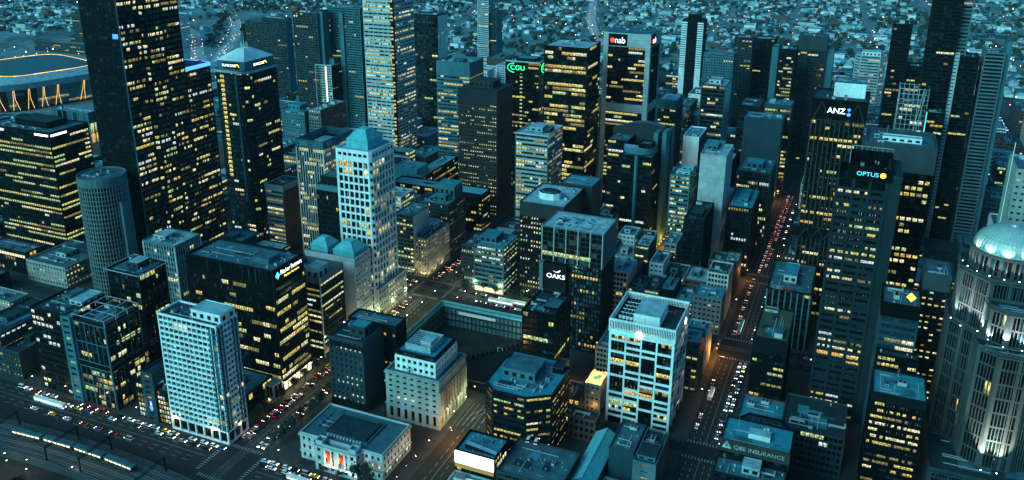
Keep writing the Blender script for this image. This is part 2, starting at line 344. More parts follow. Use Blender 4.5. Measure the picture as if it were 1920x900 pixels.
def roof(root, poly, z, top='roof_mid', wall='charcoal', ph=1.1, th=.45, par=True, name='roof'):
    b = MB(); q = inset(poly, th)
    b.prism(q if par else poly, z-.6, z+.02, 1, 0); r = b.build(name, [top, wall], root)
    xs = [p_[0] for p_ in q]; ys = [p_[1] for p_ in q]; wx, wy = max(xs)-min(xs), max(ys)-min(ys)
    if wx > 8 and wy > 8:
        rg = random.Random(int(wx*97+wy*31+z*7)); c = MB(); x_, y_ = min(xs)+wx*.12, min(ys)+wy*.12; W4, D4 = wx*.76, wy*.76
        for i in range(rg.randint(4, 9)):
            a, d_ = rg.uniform(1.2, W4*.4), rg.uniform(1.2, D4*.4); u, v = x_+rg.uniform(0, W4-a), y_+rg.uniform(0, D4-d_); zz = z+.035+.006*i
            c.face([(u,v,zz),(u+a,v,zz),(u+a,v+d_,zz),(u,v+d_,zz)], rg.choice((0,0,1,2)))
        for i in range(rg.randint(2, 5)):
            u, v = x_+rg.uniform(0, W4), y_+rg.uniform(0, D4)
            if rg.random() < .5: c.box(u, y_, z+.1, u+.35, y_+D4*rg.uniform(.3,.9), z+.42, 3)
            else: c.box(x_, v, z+.1, x_+W4*rg.uniform(.3,.9), v+.35, z+.42, 3)
        c.build('roof_membrane', ['roof_mid', 'roof_dark', 'roof_teal', 'pale_metal'], root)
    if par:
        p = MB(); p.ring(inset(poly, -.06), q, z-.05, z+ph, 0); p.build('parapet', [wall], root)
    return r
def plant(root, x0, y0, x1, y1, z, h, wall='dark_conc', top='roof_mid', name='plant_room', louv=True):
    b = MB(); b.box(x0,y0,z,x1,y1,z+h,0,1)
    b.ring(inset([(x0,y0),(x1,y0),(x1,y1),(x0,y1)], -.12), [(x0,y0),(x1,y0),(x1,y1),(x0,y1)], z+h-.5, z+h+.35, 0)
    if louv:
        k = int((x1-x0)//4)
        for i in range(k):
            u = x0+(i+.5)*(x1-x0)/k; b.box(u-1.2, y0-.07, z+h*.25, u+1.2, y0, z+h*.7, 2)
        k = int((y1-y0)//4)
        for i in range(k):
            u = y0+(i+.5)*(y1-y0)/k; b.box(x1, u-1.2, z+h*.25, x1+.07, u+1.2, z+h*.7, 2)
    return b.build(name, [wall, top, 'charcoal'], root)
TALL = []
FOOT = []      # footprints already taken: x0, y0, x1, y1
def tower(name, label, xe, y0, w, d, h, style, seed, cat='building', top='roof_mid', wall=None, mode='floor', podium=0, pstyle=None, ph=1.1, group=None, plants=(), units=4, poly=None, cap=0, capw=None, z0=0.0, reg=True):
    """a building whose south-east corner stands at (xe, y0); plants = [(fx0, fy0, fx1, fy1, height, wall)] as fractions of the roof"""
    r = thing(name, label, cat, xe-w, y0, .13, 0, group)
    P = poly or rect(w, d); s0 = style[0] if isinstance(style, list) else style
    wl = wall or s0.get('fr') or s0.get('wall')
    zt = h-cap
    if podium:
        facade(r, P, 0, podium, pstyle or s0, seed+7, 'one'); facade(r, P, podium, zt, style, seed, mode)
    else: facade(r, P, z0, zt, style, seed, mode)
    if cap:
        b = MB(); b.prism(inset(P, -.05), zt, h, 0); b.build('cap', [capw or wl], r)
    roof(r, P, h, top, capw or wl, ph)
    av = []
    for (a, c, e, f, hh, *ww) in plants:
        bx = (a*w, c*d, e*w, f*d); plant(r, *bx, h, hh, *(ww or ['dark_conc', 'roof_mid'])); av.append(bx)
    if units: scatter(r, .8, .8, w-.8, d-.8, h, units+2 if mode != 'one' else units, seed+3, avoid=av, lo=.5)
    if reg: FOOT.append((xe-w-1, y0-1, xe+1, y0+d+1)); TALL.append((xe-w+.5, y0+.5, xe-.5, y0+d-.5, h*.97))
    return r
# ------------------------------------------------------------------ the named towers, nearest first
def bay(root, x, y, w, d, z0, z1, style, seed, top=None, mode='floor', poly=None, par=.8, name='roof'):
    P = poly or rect(w, d, x, y); f = facade(root, P, z0, z1, style, seed, mode)
    if top: roof(root, P, z1, top, (style[0] if isinstance(style, list) else style).get('fr', 'dark_conc'), par, name=name)
    return f
def blank(m): return dict(wall=m)
def hip(root, x0, y0, x1, y1, z, h, mat, inn=.32, name='pyramid_roof'):
    b = MB(); dx, dy = (x1-x0)*inn, (y1-y0)*inn
    a = [(x0,y0),(x1,y0),(x1,y1),(x0,y1)]; q = [(x0+dx,y0+dy),(x1-dx,y0+dy),(x1-dx,y1-dy),(x0+dx,y1-dy)]
    for i in range(4):
        j = (i+1) % 4; b.face([(*a[i],z),(*a[j],z),(*q[j],z+h),(*q[i],z+h)], 0)
        b.tube((*a[i],z+.05), (*q[i],z+h+.05), .16, .16, 4, 1)
    b.face([(*p,z+h) for p in q], 0)
    return b.build(name, [mat, 'teal_clad'], root)
# white hotel slab on the riverside street
s = st(fh=3.35, bay=3.3, pw=.46, po=.12, sill=.72, head=.28, rec=.75, lit=.10, mix='p', off='t', fr='white', end=.7)
t = tower('hotel_tower', 'white gridded hotel slab with set-back roof block at the street corner', -11, 12.3, 40.2, 16.3, 72.5, [s, st(fh=3.35, bay=2.6, pw=.5, sill=.9, rec=.5, lit=.12, off='t', fr='white', end=.6), s, s], 11, top='roof_dark', mode='pane', podium=8,
          pstyle=st(fh=8, bay=5.4, pw=.7, sill=.8, head=.7, rec=.9, lit=.06, off='d', fr='white'), plants=[(.50,.25,.99,.97,5.2,'white','roof_pale')], units=6)
for (bx, by, w, d) in ((34.9, -.22, 5.5, 4.6), (35.4, 11.9, 5.02, 4.62)):
    facade(t, rect(w, d, bx, by), 8.4, 71.2, st(fh=3.35, bay=2.4, pw=.16, po=.04, sill=.5, head=.1, rec=.15, lit=.12, off='t', fr='teal_clad', end=.3), 12, 'one', wname='corner_glazing')
text('CLARION SUITES GATEWAY', t, (27.5, -.08, 71.7), FS, 1.7, 'black', sx=.9)
# gridded glass offices west of the hotel
gs = st(fh=3.9, bay=4.2, pw=.22, po=.12, sill=.55, head=.2, rec=.35, lit=.5, mix='g', off='d', fr='dark_metal', big=2, bigw=.5, split=2)
gs2 = dict(gs, pi='teal_clad', fr='charcoal')
t = tower('office_block', 'dark glass office in a square steel grid with open steel pergola on its roof', -93.8, 13, 25, 25.2, 54.6, gs2, 21, top='roof_dark', units=0)
b = MB()
for i in range(4):
    u = i*25/3; b.box(u-.2,-.6,58.2,u+.2,25.8,58.6); v = i*25.2/3; b.box(-.6,v-.2,58.25,25.6,v+.2,58.55)
for u in (0, 25):
    for v in (0, 8.4, 16.8, 25.2): b.box(u-.2, v-.2, 54.6, u+.2, v+.2, 58.2)
b.build('pergola', ['pale_metal'], t); scatter(t, 2, 9, 24, 24, 54.6, 6, 5)
b = MB(); b.box(-.4,-.35,25.5,25.4,25.6,28.6); b.build('recess_band', ['black'], t)
for e in (MB(),):
    for z in (54.0, 41.5, 28.8, 25.2, 13): e.box(-.3,-.42,z,25.42,-.2,z+.5); e.box(25.2,-.42,z,25.42,25.4,z+.5)
    e.box(24.7,-.45,.5,25.45,.2,54.5); e.box(-.4,-.45,.5,.2,.1,54.5); e.build('steel_frame', ['teal_clad'], t)
ds = st(fh=3.9, bay=3.4, pw=.3, po=.1, sill=1.0, head=.3, rec=.35, lit=.28, mix='w', off='d', fr='charcoal')
t = tower('office_block', 'charcoal office with teal lift shaft and cluttered roof beside the gridded glass office', -126.9, 14, 28.4, 30, 54, ds, 22, top='roof_dark', plants=[(.35,.5,.6,.85,4,'roof_mid','roof_mid'),(.62,.45,.98,.95,3,'pale_conc','roof_pale')], units=8)
t2 = tower('lift_tower', 'slim teal lift tower with one window per floor between two dark offices', -119.2, 11.4, 7.4, 9, 55.4, [st(fh=3.9, bay=4.5, pw=1.0, sill=1.3, head=.8, rec=.5, lit=.25, mix='g', fr='teal_clad', end=1.4), blank('teal_clad'), blank('teal_clad'), blank('teal_clad')], 23, units=0, top='roof_mid')
t = tower('office_block', 'stepped dark glass office with white pergola edge behind the gridded glass office', -101.4, 48.3, 25.8, 21.6, 70, dict(gs, lit=.22, fr='charcoal'), 24, top='roof_mid', plants=[(.32,.35,.68,.85,3.6,'dark_conc','roof_pale')], units=2)
b = MB(); b.ring([(-1.6,-1.6),(27.4,-1.6),(27.4,23.2),(-1.6,23.2)], [(-1.1,-1.1),(26.9,-1.1),(26.9,22.7),(-1.1,22.7)], 70.6, 71.0)
for i in range(5): b.box(i*6.6-.2, -1.4, 70.6, i*6.6+.2, 3, 70.9)
b.build('pergola', ['pale_metal'], t)
bay(t, 0, -10, 25.8, 9.8, 0, 44, dict(gs, lit=.35), 25, 'roof_dark', 'one')
s = st(fh=3.8, bay=2.2, pw=.35, po=.2, sill=.7, rec=.4, lit=.15, mix='g', off='t', fr='teal_clad', pi='pale_conc')
tower('office_block', 'pale-roofed teal office with close vertical fins behind the stepped glass office', -128.5, 105, 28.4, 24.4, 62, s, 26, top='roof_pale', plants=[(.1,.3,.45,.75,2.5,'pale_conc','roof_pale')], units=6)
# dark glazed office with the lettered crown
s = st(fh=3.85, bay=1.65, pw=.10, po=.06, sill=.75, head=.3, rec=.2, lit=.46, mix='y', off='d', fr='black', pi='charcoal', var=1, run=.78)
t = tower('office_block', 'wide black glass office with lit lettering on its roof screen beside the white hotel', -16.1, 67, 66, 30, 69.5, s, 31, top='roof_dark', units=0)
facade(t, rect(65, 29, .5, .5), 70.4, 81, st(fh=10.6, bay=1.65, pw=.25, po=.2, sill=.6, head=.6, rec=.25, lit=0, off='d', fr='charcoal'), 32, 'one', wname='roof_screen')
P = rect(64, 28, 1, 1); roof(t, P, 79.6, 'roof_mid', 'charcoal', 1.3)
plant(t, 44, 9, 56, 19, 79.6, 3.4, 'roof_mid', 'roof_mid', louv=False); scatter(t, 57, 3, 64, 27, 79.6, 9, 6); scatter(t, 3, 3, 43, 27, 79.6, 5, 7, kinds=('vent','skylight','vent'))
sg = MB(); sg.box(65.72, 1.5, 72.6, 65.9, 28.5, 79.4); sg = sg.build('sign', ['black'], t)
text('Pitcher Partners', sg, (66.0, 17.2, 77.3), FE, 4.0, 'e_sign', sx=.78); text('Pitcher Partners', sg, (66.0, 17.2, 74.0), FE, 2.2, 'e_gold', 'lettering')
b = MB(); b.face([(66.0,2.0,76.6),(66.0,4.2,74.2),(66.0,6.4,76.6),(66.0,4.2,79.2)]); b.build('emblem', ['e_cyan'], sg)
b = MB(); b.box(66.1,0,8.2,68.2,30,8.9); b.build('canopy', ['charcoal'], t)
b = MB()
for i in range(7): b.face([(66.14,1.5+i*4,1),(66.14,4.6+i*4,1),(66.14,4.6+i*4,7.6),(66.14,1.5+i*4,7.6)], 0, [(i,0),(i+1,0),(i+1,2),(i,2)])
b.build('lobby_window', ['l_strip'], t)
for i in range(4):
    l = bpy.data.lights.new('lobby_lamp', 'POINT'); l.energy = 1300; l.color = (1,.72,.28); l.shadow_soft_size = .3; o = bpy.data.objects.new('lobby_lamp', l); COL.objects.link(o); o.parent = t; o.location = (68, 3+8*i, 6.5)
t = tower('podium_building', 'low podium with bright teal roof between the white hotel and the black glass office', -22, 34, 34, 31, 11, st(fh=5.5, bay=4, pw=.4, lit=.12, fr='charcoal'), 33, top='roof_teal', units=3)
t = tower('entrance_pavilion', 'bright glazed entrance pavilion glowing green at the foot of the black glass office', -15.6, 57.5, 6, 8.6, 9.5, st(fh=9, bay=2.9, pw=.2, sill=.4, head=.4, rec=.2, lit=1.0, mix='w', fr='pale_metal'), 34, top='roof_pale', units=0, ph=.4)
# blue hotel annexe beside the white hotel
s = st(fh=3.3, bay=3.6, pw=.7, sill=1.0, rec=.35, lit=.12, mix='y', fr='blue_clad')
t = tower('annexe', 'small blue clad building with a blue sign and sail-shaded roof terrace beside the white hotel', -62.5, 13, 8.5, 17, 31, [st(fh=3.3, bay=5, pw=2.4, sill=1.1, head=.9, rec=.3, lit=.5, mix='y', fr='blue_clad', end=2.6)]+[blank('blue_clad')]*3, 35, units=0, top='roof_dark')
w1 = st(fh=3.2, bay=2.0, pw=.2, sill=.5, head=.2, rec=.25, lit=.85, mix='w', fr='charcoal')
bay(t, -7.4, 1.5, 7.3, 14, 0, 22, [w1, s, s, s], 36, 'roof_dark', 'one'); bay(t, 8.6, 1.0, 12.5, 15, 0, 21, [w1, s, s, s], 37, 'roof_mid', 'one')
b = MB(); b.box(4.2,-.3,7.5,5.5,-.06,13.5,0); sg = b.build('sign', ['e_blue'], t); text('P', sg, (4.85,-.34,11.6), FS, 1.8, 'e_white')
for i in range(3):
    sl = thing('shade_sail', ['white triangular shade sail at the wall end of the blue annexe terrace', 'white shade sail in the middle of the blue annexe terrace', 'white shade sail nearest the white hotel over the annexe terrace'][i], 'shade sail', -61.2+i*4.6, 17+i*2.2, 21.2, .3*i, 'shade sails on the annexe terrace')
    b = MB(); n = 6; A, B_, C_ = Vector((-2.6,-2.4,2.6)), Vector((3.2,-.6,5.6)), Vector((-1.2,3.2,4.2))
    g = lambda u, v: A*(1-u-v)+B_*u+C_*v-Vector((0,0,4.5*u*v+3*u*(1-u-v)+3*v*(1-u-v)))*.35
    for i2 in range(n):
        for j2 in range(n-i2):
            b.face([g(i2/n,j2/n), g((i2+1)/n,j2/n), g(i2/n,(j2+1)/n)])
            if i2+j2 < n-1: b.face([g((i2+1)/n,j2/n), g((i2+1)/n,(j2+1)/n), g(i2/n,(j2+1)/n)])
    b.build('canvas', ['white'], sl)
    for p in (A, B_, C_):
        b = MB(); b.cyl(p.x, p.y, 0, p.z+.2, .12, .1, 6); b.build('mast', ['pale_metal'], sl)
# banded block, white pyramid block and white tower along the avenue
s = st(fh=3.8, bay=3.0, pw=.08, po=.02, sill=1.5, head=.3, rec=.35, lit=.55, mix='p', off='d', fr='charcoal', var=1, run=.85)
t = tower('office_block', 'dark banded office with a slim pale corner mast behind the black glass office', -17.3, 112.6, 30, 26.6, 52.5, s, 41, top='roof_mid', units=4, plants=[(.62,.08,.92,.5,9.5,'pale_conc','roof_pale')], ph=4.5, wall='conc')
b = MB(); b.box(29.9,-.5,0,30.5,.3,57.5); b.build('corner_mast', ['pale_metal'], t)
b = MB(); b.box(30.06,1.5,2.2,30.12,25,5.2); b.build('shop_front', ['l_orange'], t)
s = st(fh=3.5, bay=3.3, pw=1.3, po=.03, sill=1.3, head=.6, rec=.35, lit=.55, mix='g', off='b', fr='tile_white', end=1.6, split=2)
t = tower('office_block', 'white tiled mid-rise with two turquoise pyramid roofs in front of the tall white tower', -16.1, 150.5, 39.9, 20.3, 54, [blank('tile_white'), s, s, blank('tile_white')], 42, top='roof_mid', mode='pane', units=2)
bay(t, 21, 3, 17, 16, 54, 58, blank('copper_teal'), 1); hip(t, 20.6, 2.6, 38.4, 19.4, 58, 5.5, 'copper_teal'); bay(t, 2, 4, 14, 13, 54, 58, blank('copper_teal'), 1); hip(t, 1.6, 3.6, 16.4, 17.4, 58, 5, 'copper_teal')
s = st(fh=5.6, bay=4.0, pw=.95, po=.25, sill=.8, head=.5, rec=.55, lit=.42, mix='y', off='d', fr='white', end=1.1, split=2)
t = tower('office_tower', 'tall white gridded tower with a turquoise glass pyramid at its top', -14.3, 174.1, 28.5, 31.8, 116.5, s, 43, top='roof_pale', mode='pane', units=0, cap=0, poly=chamf(28.5, 31.8, 1.5))
facade(t, chamf(28.9, 32.2, 1.6, -.2, -.2), 116.6, 124.3, [st(fh=7.7, bay=4, pw=1.2, po=.1, sill=3.2, head=2.4, rec=.5, lit=0, fr='white', end=1.4), blank('white')], 44, 'one', wname='louvre'); roof(t, chamf(28.3, 31.6, 1.6, .1, .1), 123.4, 'roof_pale', 'white', .9)
bay(t, 6, 6, 17, 19.6, 123.4, 129.5, blank('copper_teal'), 1); hip(t, 5.6, 5.6, 23.4, 26, 129.5, 6.5, 'copper_teal', .3)
b = MB(); b.cyl(14.2,16,137,141.5,.2,.05,6)
for i in range(4): b.tube((10+8.4*(i%2),12+8*(i//2),137.0), (14.2,16,139.6), .07)
b.build('mast', ['pale_metal'], t)
b = MB()
for k in range(20): b.box(27.2,.2,8+k*5.6,28.6,1.25,10.4+k*5.6, 0)
b.build('corner_glazing', ['g_dark'], t)
t = tower('podium_building', 'pale low block with square windows along the avenue at the foot of the white tower', -11.4, 172.0, 2.6, 38.6, 22.5, st(fh=4.4, bay=3.2, pw=1.1, sill=1.1, head=.7, rec=.4, lit=.6, mix='y', fr='pale_conc'), 45, top='roof_teal', units=0)
bay(t, -28, 34.2, 28, 4.2, 0, 22.5, st(fh=4.4, bay=3.2, pw=1.1, sill=1.1, head=.7, rec=.4, lit=.6, fr='pale_conc'), 46, 'roof_teal', 'one')
# the two dark towers at left
s = st(fh=3.85, bay=3.7, pw=.35, po=.12, sill=1.6, head=.25, rec=.15, lit=.52, mix='p', off='b', fr='black', pi='charcoal', var=.7, run=.6, split=3)
sd = dict(s, lit=.012, off='d')
poly = [(0,0),(33.8,0),(33.8,18),(36.6,21),(36.6,36),(33.8,39),(33.8,55.6),(0,55.6)]
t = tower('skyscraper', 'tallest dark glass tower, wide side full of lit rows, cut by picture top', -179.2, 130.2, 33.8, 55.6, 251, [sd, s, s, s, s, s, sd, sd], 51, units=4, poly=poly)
b = MB(); b.box(33.9,-.3,0,34.5,.3,250); b.build('corner_trim', ['g_teal'], t)
b = MB()
for i in range(9): b.box(27.5+i*.55, -.2, 195.5+.4*((i*7) % 3), 27.9+i*.55, -.12, 199)
b.build('sign', ['e_blue'], t)
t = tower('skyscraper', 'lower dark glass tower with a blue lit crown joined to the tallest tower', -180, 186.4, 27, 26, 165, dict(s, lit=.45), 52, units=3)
b = MB(); b.ring(rect(28,27,-.5,-.5), rect(27,26), 163.6, 166.4); b.build('crown_light', ['e_blue'], t)
s = st(fh=3.7, bay=2.6, pw=.14, po=.03, sill=1.25, head=.35, rec=.3, lit=.62, mix='g', off='d', fr='black', var=1, run=.8)
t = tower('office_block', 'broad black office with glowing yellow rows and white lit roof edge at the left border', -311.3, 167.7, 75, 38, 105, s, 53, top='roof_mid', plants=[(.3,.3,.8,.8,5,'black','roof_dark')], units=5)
b = MB(); b.box(58,-.2,102.4,73,-.06,104); b.box(75.06,1,102.4,75.2,16,104); b.box(0,-.2,102.4,22,-.06,104); b.build('sign', ['e_white'], t)
s = st(fh=3.3, bay=2.05, pw=.42, po=.22, sill=.55, head=.15, rec=.35, lit=.004, off='d', fr='conc', pi='stone', end=.2)
pl = circ(16, 26, 16, 16); t = tower('round_tower', 'round concrete tower with a curved grid of unlit windows in front of the tallest tower', -179, 96.5, 32, 32, 103, s, 54, poly=pl, top='roof_mid', units=0, cap=5, capw='conc')
scatter(t, 7, 6, 25, 26, 103, 6, 3); bay(t, 31.4, 13, 3, 6, 0, 86, blank('conc'), 1, 'roof_pale')
# classical commercial blocks at far left
s = st(fh=4, bay=3.3, pw=1.5, sill=1.4, head=.8, rec=.35, lit=.5, mix='y', fr='stone_block')
t = tower('warehouse_block', 'grey stone warehouse with broad pale roof and rows of small lit windows at left', -257, 119.5, 41.8, 43.2, 16.6, s, 55, top='roof_mid', plants=[(.35,.35,.6,.6,3.5,'pale_conc','roof_mid'),(.5,.62,.9,.92,4,'dark_conc','roof_dark')], units=4)
t = tower('warehouse_block', 'flat grey-roofed block with bright yellow strip under its eaves at left border', -306.7, 125.2, 45, 17, 18, st(fh=4.2, bay=3, pw=.5, lit=.12, fr='charcoal'), 56, top='roof_mid', units=2)
b = MB(); b.box(4,-.1,14.2,44,-.02,16.4); b.build('lit_gallery', ['l_strip'], t)
s = st(fh=3.6, bay=2.8, pw=1.2, sill=1.1, head=.7, rec=.3, lit=.6, mix='o', fr='stone_block')
tower('warehouse_block', 'small stone block with warm orange windows above the riverside street at left', -243, 62, 30, 15, 17, s, 57, top='roof_mid', units=4)
# ------------------------------------------------------------------ towers of the middle distance
s = st(fh=3.9, bay=2.4, pw=.25, po=.1, sill=1.2, head=.3, rec=.2, lit=.17, mix='p', off='b', fr='charcoal', var=.9)
sz = dict(s, lit=.12)
t = tower('office_tower', 'dark glass tower with chamfered corners and a pale hipped crown carrying two signs', -174, 246, 34.8, 42.5, 152, s, 61, poly=chamf(34.8, 42.5, 4), units=0, top='pale_conc')
b = MB(); b.prism(chamf(36, 43.7, 4.4, -.6, -.6), 150.6, 152.6, 0); b.build('cornice', ['pale_conc'], t)
bay(t, 3, 3, 28.8, 36.5, 152, 160, blank('teal_clad'), 1); hip(t, 2.4, 2.4, 32.4, 40.1, 160, 8, 'white', .38, 'hip_roof')
b = MB()
for i in range(8):
    a = 2*math.pi*i/8; b.tube((17.4+3*math.cos(a),21+3*math.sin(a),168),(17.4+2.6*math.cos(a),21+2.6*math.sin(a),173),.14); b.tube((17.4+3*math.cos(a),21+3*math.sin(a),170.5),(17.4+3*math.cos(a+.8),21+3*math.sin(a+.8),170.5),.12)
b.cyl(17.4,21,168,182,.25,.08,6); b.build('mast_cage', ['white'], t)
for (lx, ly, ro, tx, ty) in ((17.4, 2.7, FS, -1.5, -.2), (32.1, 21, FE, 0, 0)):
    b = MB()
    if ro is FS: b.box(9, 2.75, 153.4, 26, 2.95, 158.6)
    else: b.box(31.85, 13, 153.4, 32.05, 30, 158.6)
    sg = b.build('sign', ['black'], t)
    text('SUNCORP', sg, (15.6, 2.66, 156) if ro is FS else (32.16, 19.6, 156), ro, 3.1, 'e_sign', sx=.95)
    b = MB()
    for k in range(7):
        a = math.pi*k/6; r = 1.7
        if ro is FS: b.box(23.8+r*math.cos(a)-.4, 2.6, 155+r*math.sin(a), 23.8+r*math.cos(a)+.4, 2.7, 156+r*math.sin(a))
        else: b.box(32.1, 27.6+r*math.cos(a)-.4, 155+r*math.sin(a), 32.2, 27.6+r*math.cos(a)+.4, 156+r*math.sin(a))
    b.build('emblem', ['e_gold'], sg)
b = MB(); b.box(8,-.3,60,12,-.05,149, 0)
for k in range(23): b.face([(8.2,-.34,61+k*3.86),(11.8,-.34,61+k*3.86),(11.8,-.34,63.6+k*3.86),(8.2,-.34,63.6+k*3.86)], 1, [(k*3,0),(k*3+1.2,0),(k*3+1.2,1),(k*3,1)])
b.build('stair_window', ['charcoal', 'l_yellow'], t)
b = MB(); b.box(23,-.5,40,25,-.05,150); b.build('fin', ['g_teal'], t)
# fluted office with big numerals
s = st(fh=3.8, bay=2.35, pw=.5, po=.55, sill=.7, head=.3, rec=.25, lit=.5, mix='y', off='d', fr='charcoal', pi='white', end=.5)
t = tower('office_tower', 'dark office with white vertical fins and the big number 500 on its parapet', -105, 247, 25.6, 42, 95, s, 62, top='roof_dark', units=6, ph=.8, plants=[(.3,.35,.7,.65,3,'roof_pale','roof_pale')])
b = MB(); b.ring([(-.6,-.6),(26.2,-.6),(26.2,42.6),(-.6,42.6)], [(.2,.2),(25.4,.2),(25.4,41.8),(.2,41.8)], 95.1, 102); b.build('parapet_band', ['teal_clad'], t)
text('500', t, (7, -.7, 98.6), FS, 5.2, 'pale_metal'); text('500', t, (26.3, 8, 98.6), FE, 5.2, 'pale_metal')
s = st(fh=3.7, bay=3.0, pw=.1, po=0, sill=1.6, head=.3, rec=.3, lit=.75, mix='p', off='d', fr='pale_conc', run=.8)
t = tower('office_block', 'white banded office with a plain brown side wall beside the fluted tower', -149, 248, 18, 25.5, 57, [s, blank('brick_brown'), s, s], 63, top='roof_dark', units=2, cap=4, capw='pale_conc')
bay(t, 12, 25.8, 6.2, 16, 0, 50, st(fh=3.7, bay=3.0, pw=.1, po=0, sill=1.4, head=.3, rec=.3, lit=.9, mix='o', fr='conc', run=.9), 64, 'roof_mid')
s = st(fh=3.8, bay=1.9, pw=.7, po=.15, sill=.9, head=.3, rec=.25, lit=.10, mix='o', off='d', fr='charcoal')
tower('office_block', 'sombre dark glass slab with few lights tucked left of the tall white tower', -42.9, 180, 22, 22, 92, s, 65, top='roof_mid', units=1, plants=[(.1,.2,.9,.9,6,'charcoal','roof_mid')], cap=3, capw='teal_clad')
# the tallest pale tower in the middle
s = st(fh=3.9, bay=6.2, pw=.7, po=.05, sill=1.55, head=.35, rec=.3, lit=.62, mix='p', off='d', fr='pale_conc', pi='pale_conc', run=.6, split=3, var=.5)
t = tower('skyscraper', 'very tall pale tower with warm window bands and dark corner stripe, cut by picture top', -172.7, 476.7, 35.9, 44.9, 254, s, 66, units=2)
bb = MB(); bb.box(33.2,-.3,0,36.2,2.6,254); bb.build('corner_stripe', ['black'], t)
b = MB()
for k in range(62): 
    if (k*7) % 5: b.face([(33.4,-.36,4+k*3.9),(36.0,-.36,4+k*3.9),(36.0,-.36,6.0+k*3.9),(33.4,-.36,6.0+k*3.9)], k % 2, [(k*3,0),(k*3+1,0),(k*3+1,1),(k*3,1)])
b.build('corner_glazing', ['l_yellow', 'l_orange'], t)
bay(t, -2, -14, 60, 13.5, 0, 28, st(fh=5, bay=3.5, pw=.15, sill=1.4, rec=.3, lit=.75, mix='g', fr='conc', run=.8), 67, 'roof_teal', 'one')
s = st(fh=3.7, bay=2.2, pw=1.0, po=.12, sill=1.5, head=.8, rec=.45, lit=.55, mix='p', off='d', fr='brown')
t = tower('office_tower', 'dark brown tower with small square lit windows in even rows and a blank top', -17.5, 393, 39, 36, 108, s, 68, top='roof_dark', mode='pane', units=2, plants=[(.2,.25,.8,.75,6,'brown','roof_dark')], cap=0)
b = MB(); b.prism(rect(39.3, 36.3, -.15, -.15), 108.0, 121, 0, 1); b.build('blank_top', ['charcoal_rib', 'roof_dark'], t); plant(t, 8, 9, 31, 27, 121, 6, 'brown', 'roof_dark')
s = st(fh=3.9, bay=2.1, pw=.15, po=.05, sill=1.4, head=.3, rec=.25, lit=.42, mix='y', off='d', fr='black', var=1, run=.82)
se = st(fh=3.9, bay=3.2, pw=.25, po=.06, sill=.9, head=.2, rec=.2, lit=.2, mix='g', off='b', fr='dark_metal')
t = tower('office_tower', 'black tower with two green glowing signs left of the tall dark tower', -17, 498, 37, 30, 128, [s, se, s, s], 69, top='roof_mid', units=2, plants=[(.25,.2,.8,.75,3,'charcoal','roof_teal')])
b = MB(); b.ring([(-.3,-.3),(37.3,-.3),(37.3,30.3),(-.3,30.3)], [(.1,.1),(36.9,.1),(36.9,29.9),(.1,29.9)], 128, 129.4); b.build('roof_edge', ['pale_metal'], t)
b = MB()
for k in range(27): b.face([(16,-.2,12+k*4),(18.6,-.2,12+k*4),(18.6,-.2,13.5+k*4),(16,-.2,13.5+k*4)], 0, [(k*3,0),(k*3+1,0),(k*3+1,1),(k*3,1)])
b.build('stair_window', ['l_green'], t)
b = MB(); b.box(-.2,-.28,116.5,25,-.06,127.8); b.box(37.06,3,116.5,37.28,27,127.8); b.build('sign_panel', ['black'], t)
for ro, loc in ((FS, (13.4, -.45, 122)), (FE, (37.5, 16, 122))):
    text('CGU', t, loc, ro, 6.8, 'e_green', 'sign', sx=1.1); b = MB(); c = Vector(loc)
    for k in range(12):
        a0, a1 = math.pi*(.55+.9*k/12), math.pi*(.55+.9*(k+1)/12); u0, u1 = 8.6*math.cos(a0), 8.6*math.cos(a1); z0, z1 = 6*math.sin(a0), 6*math.sin(a1)
        p = (lambda u, z: (c.x+u, c.y, c.z+z)) if ro is FS else (lambda u, z: (c.x, c.y+u, c.z+z))
        b.tube(p(u0-2.6,z0*.8), p(u1-2.6,z1*.8), .32, .32, 4)
    b.build('emblem', ['e_green'], t)
s = st(fh=3.95, bay=2.5, pw=.16, po=.04, sill=.95, head=.25, rec=.2, lit=.62, mix='y', off='d', fr='black', var=.9, run=.7)
t = tower('skyscraper', 'tall black glass tower with a flat pale roof and bright yellow office floors', 62, 408, 40, 39, 163, [s, dict(s, lit=.16), s, s], 70, top='roof_pale', units=2, ph=.6, mode='floor')
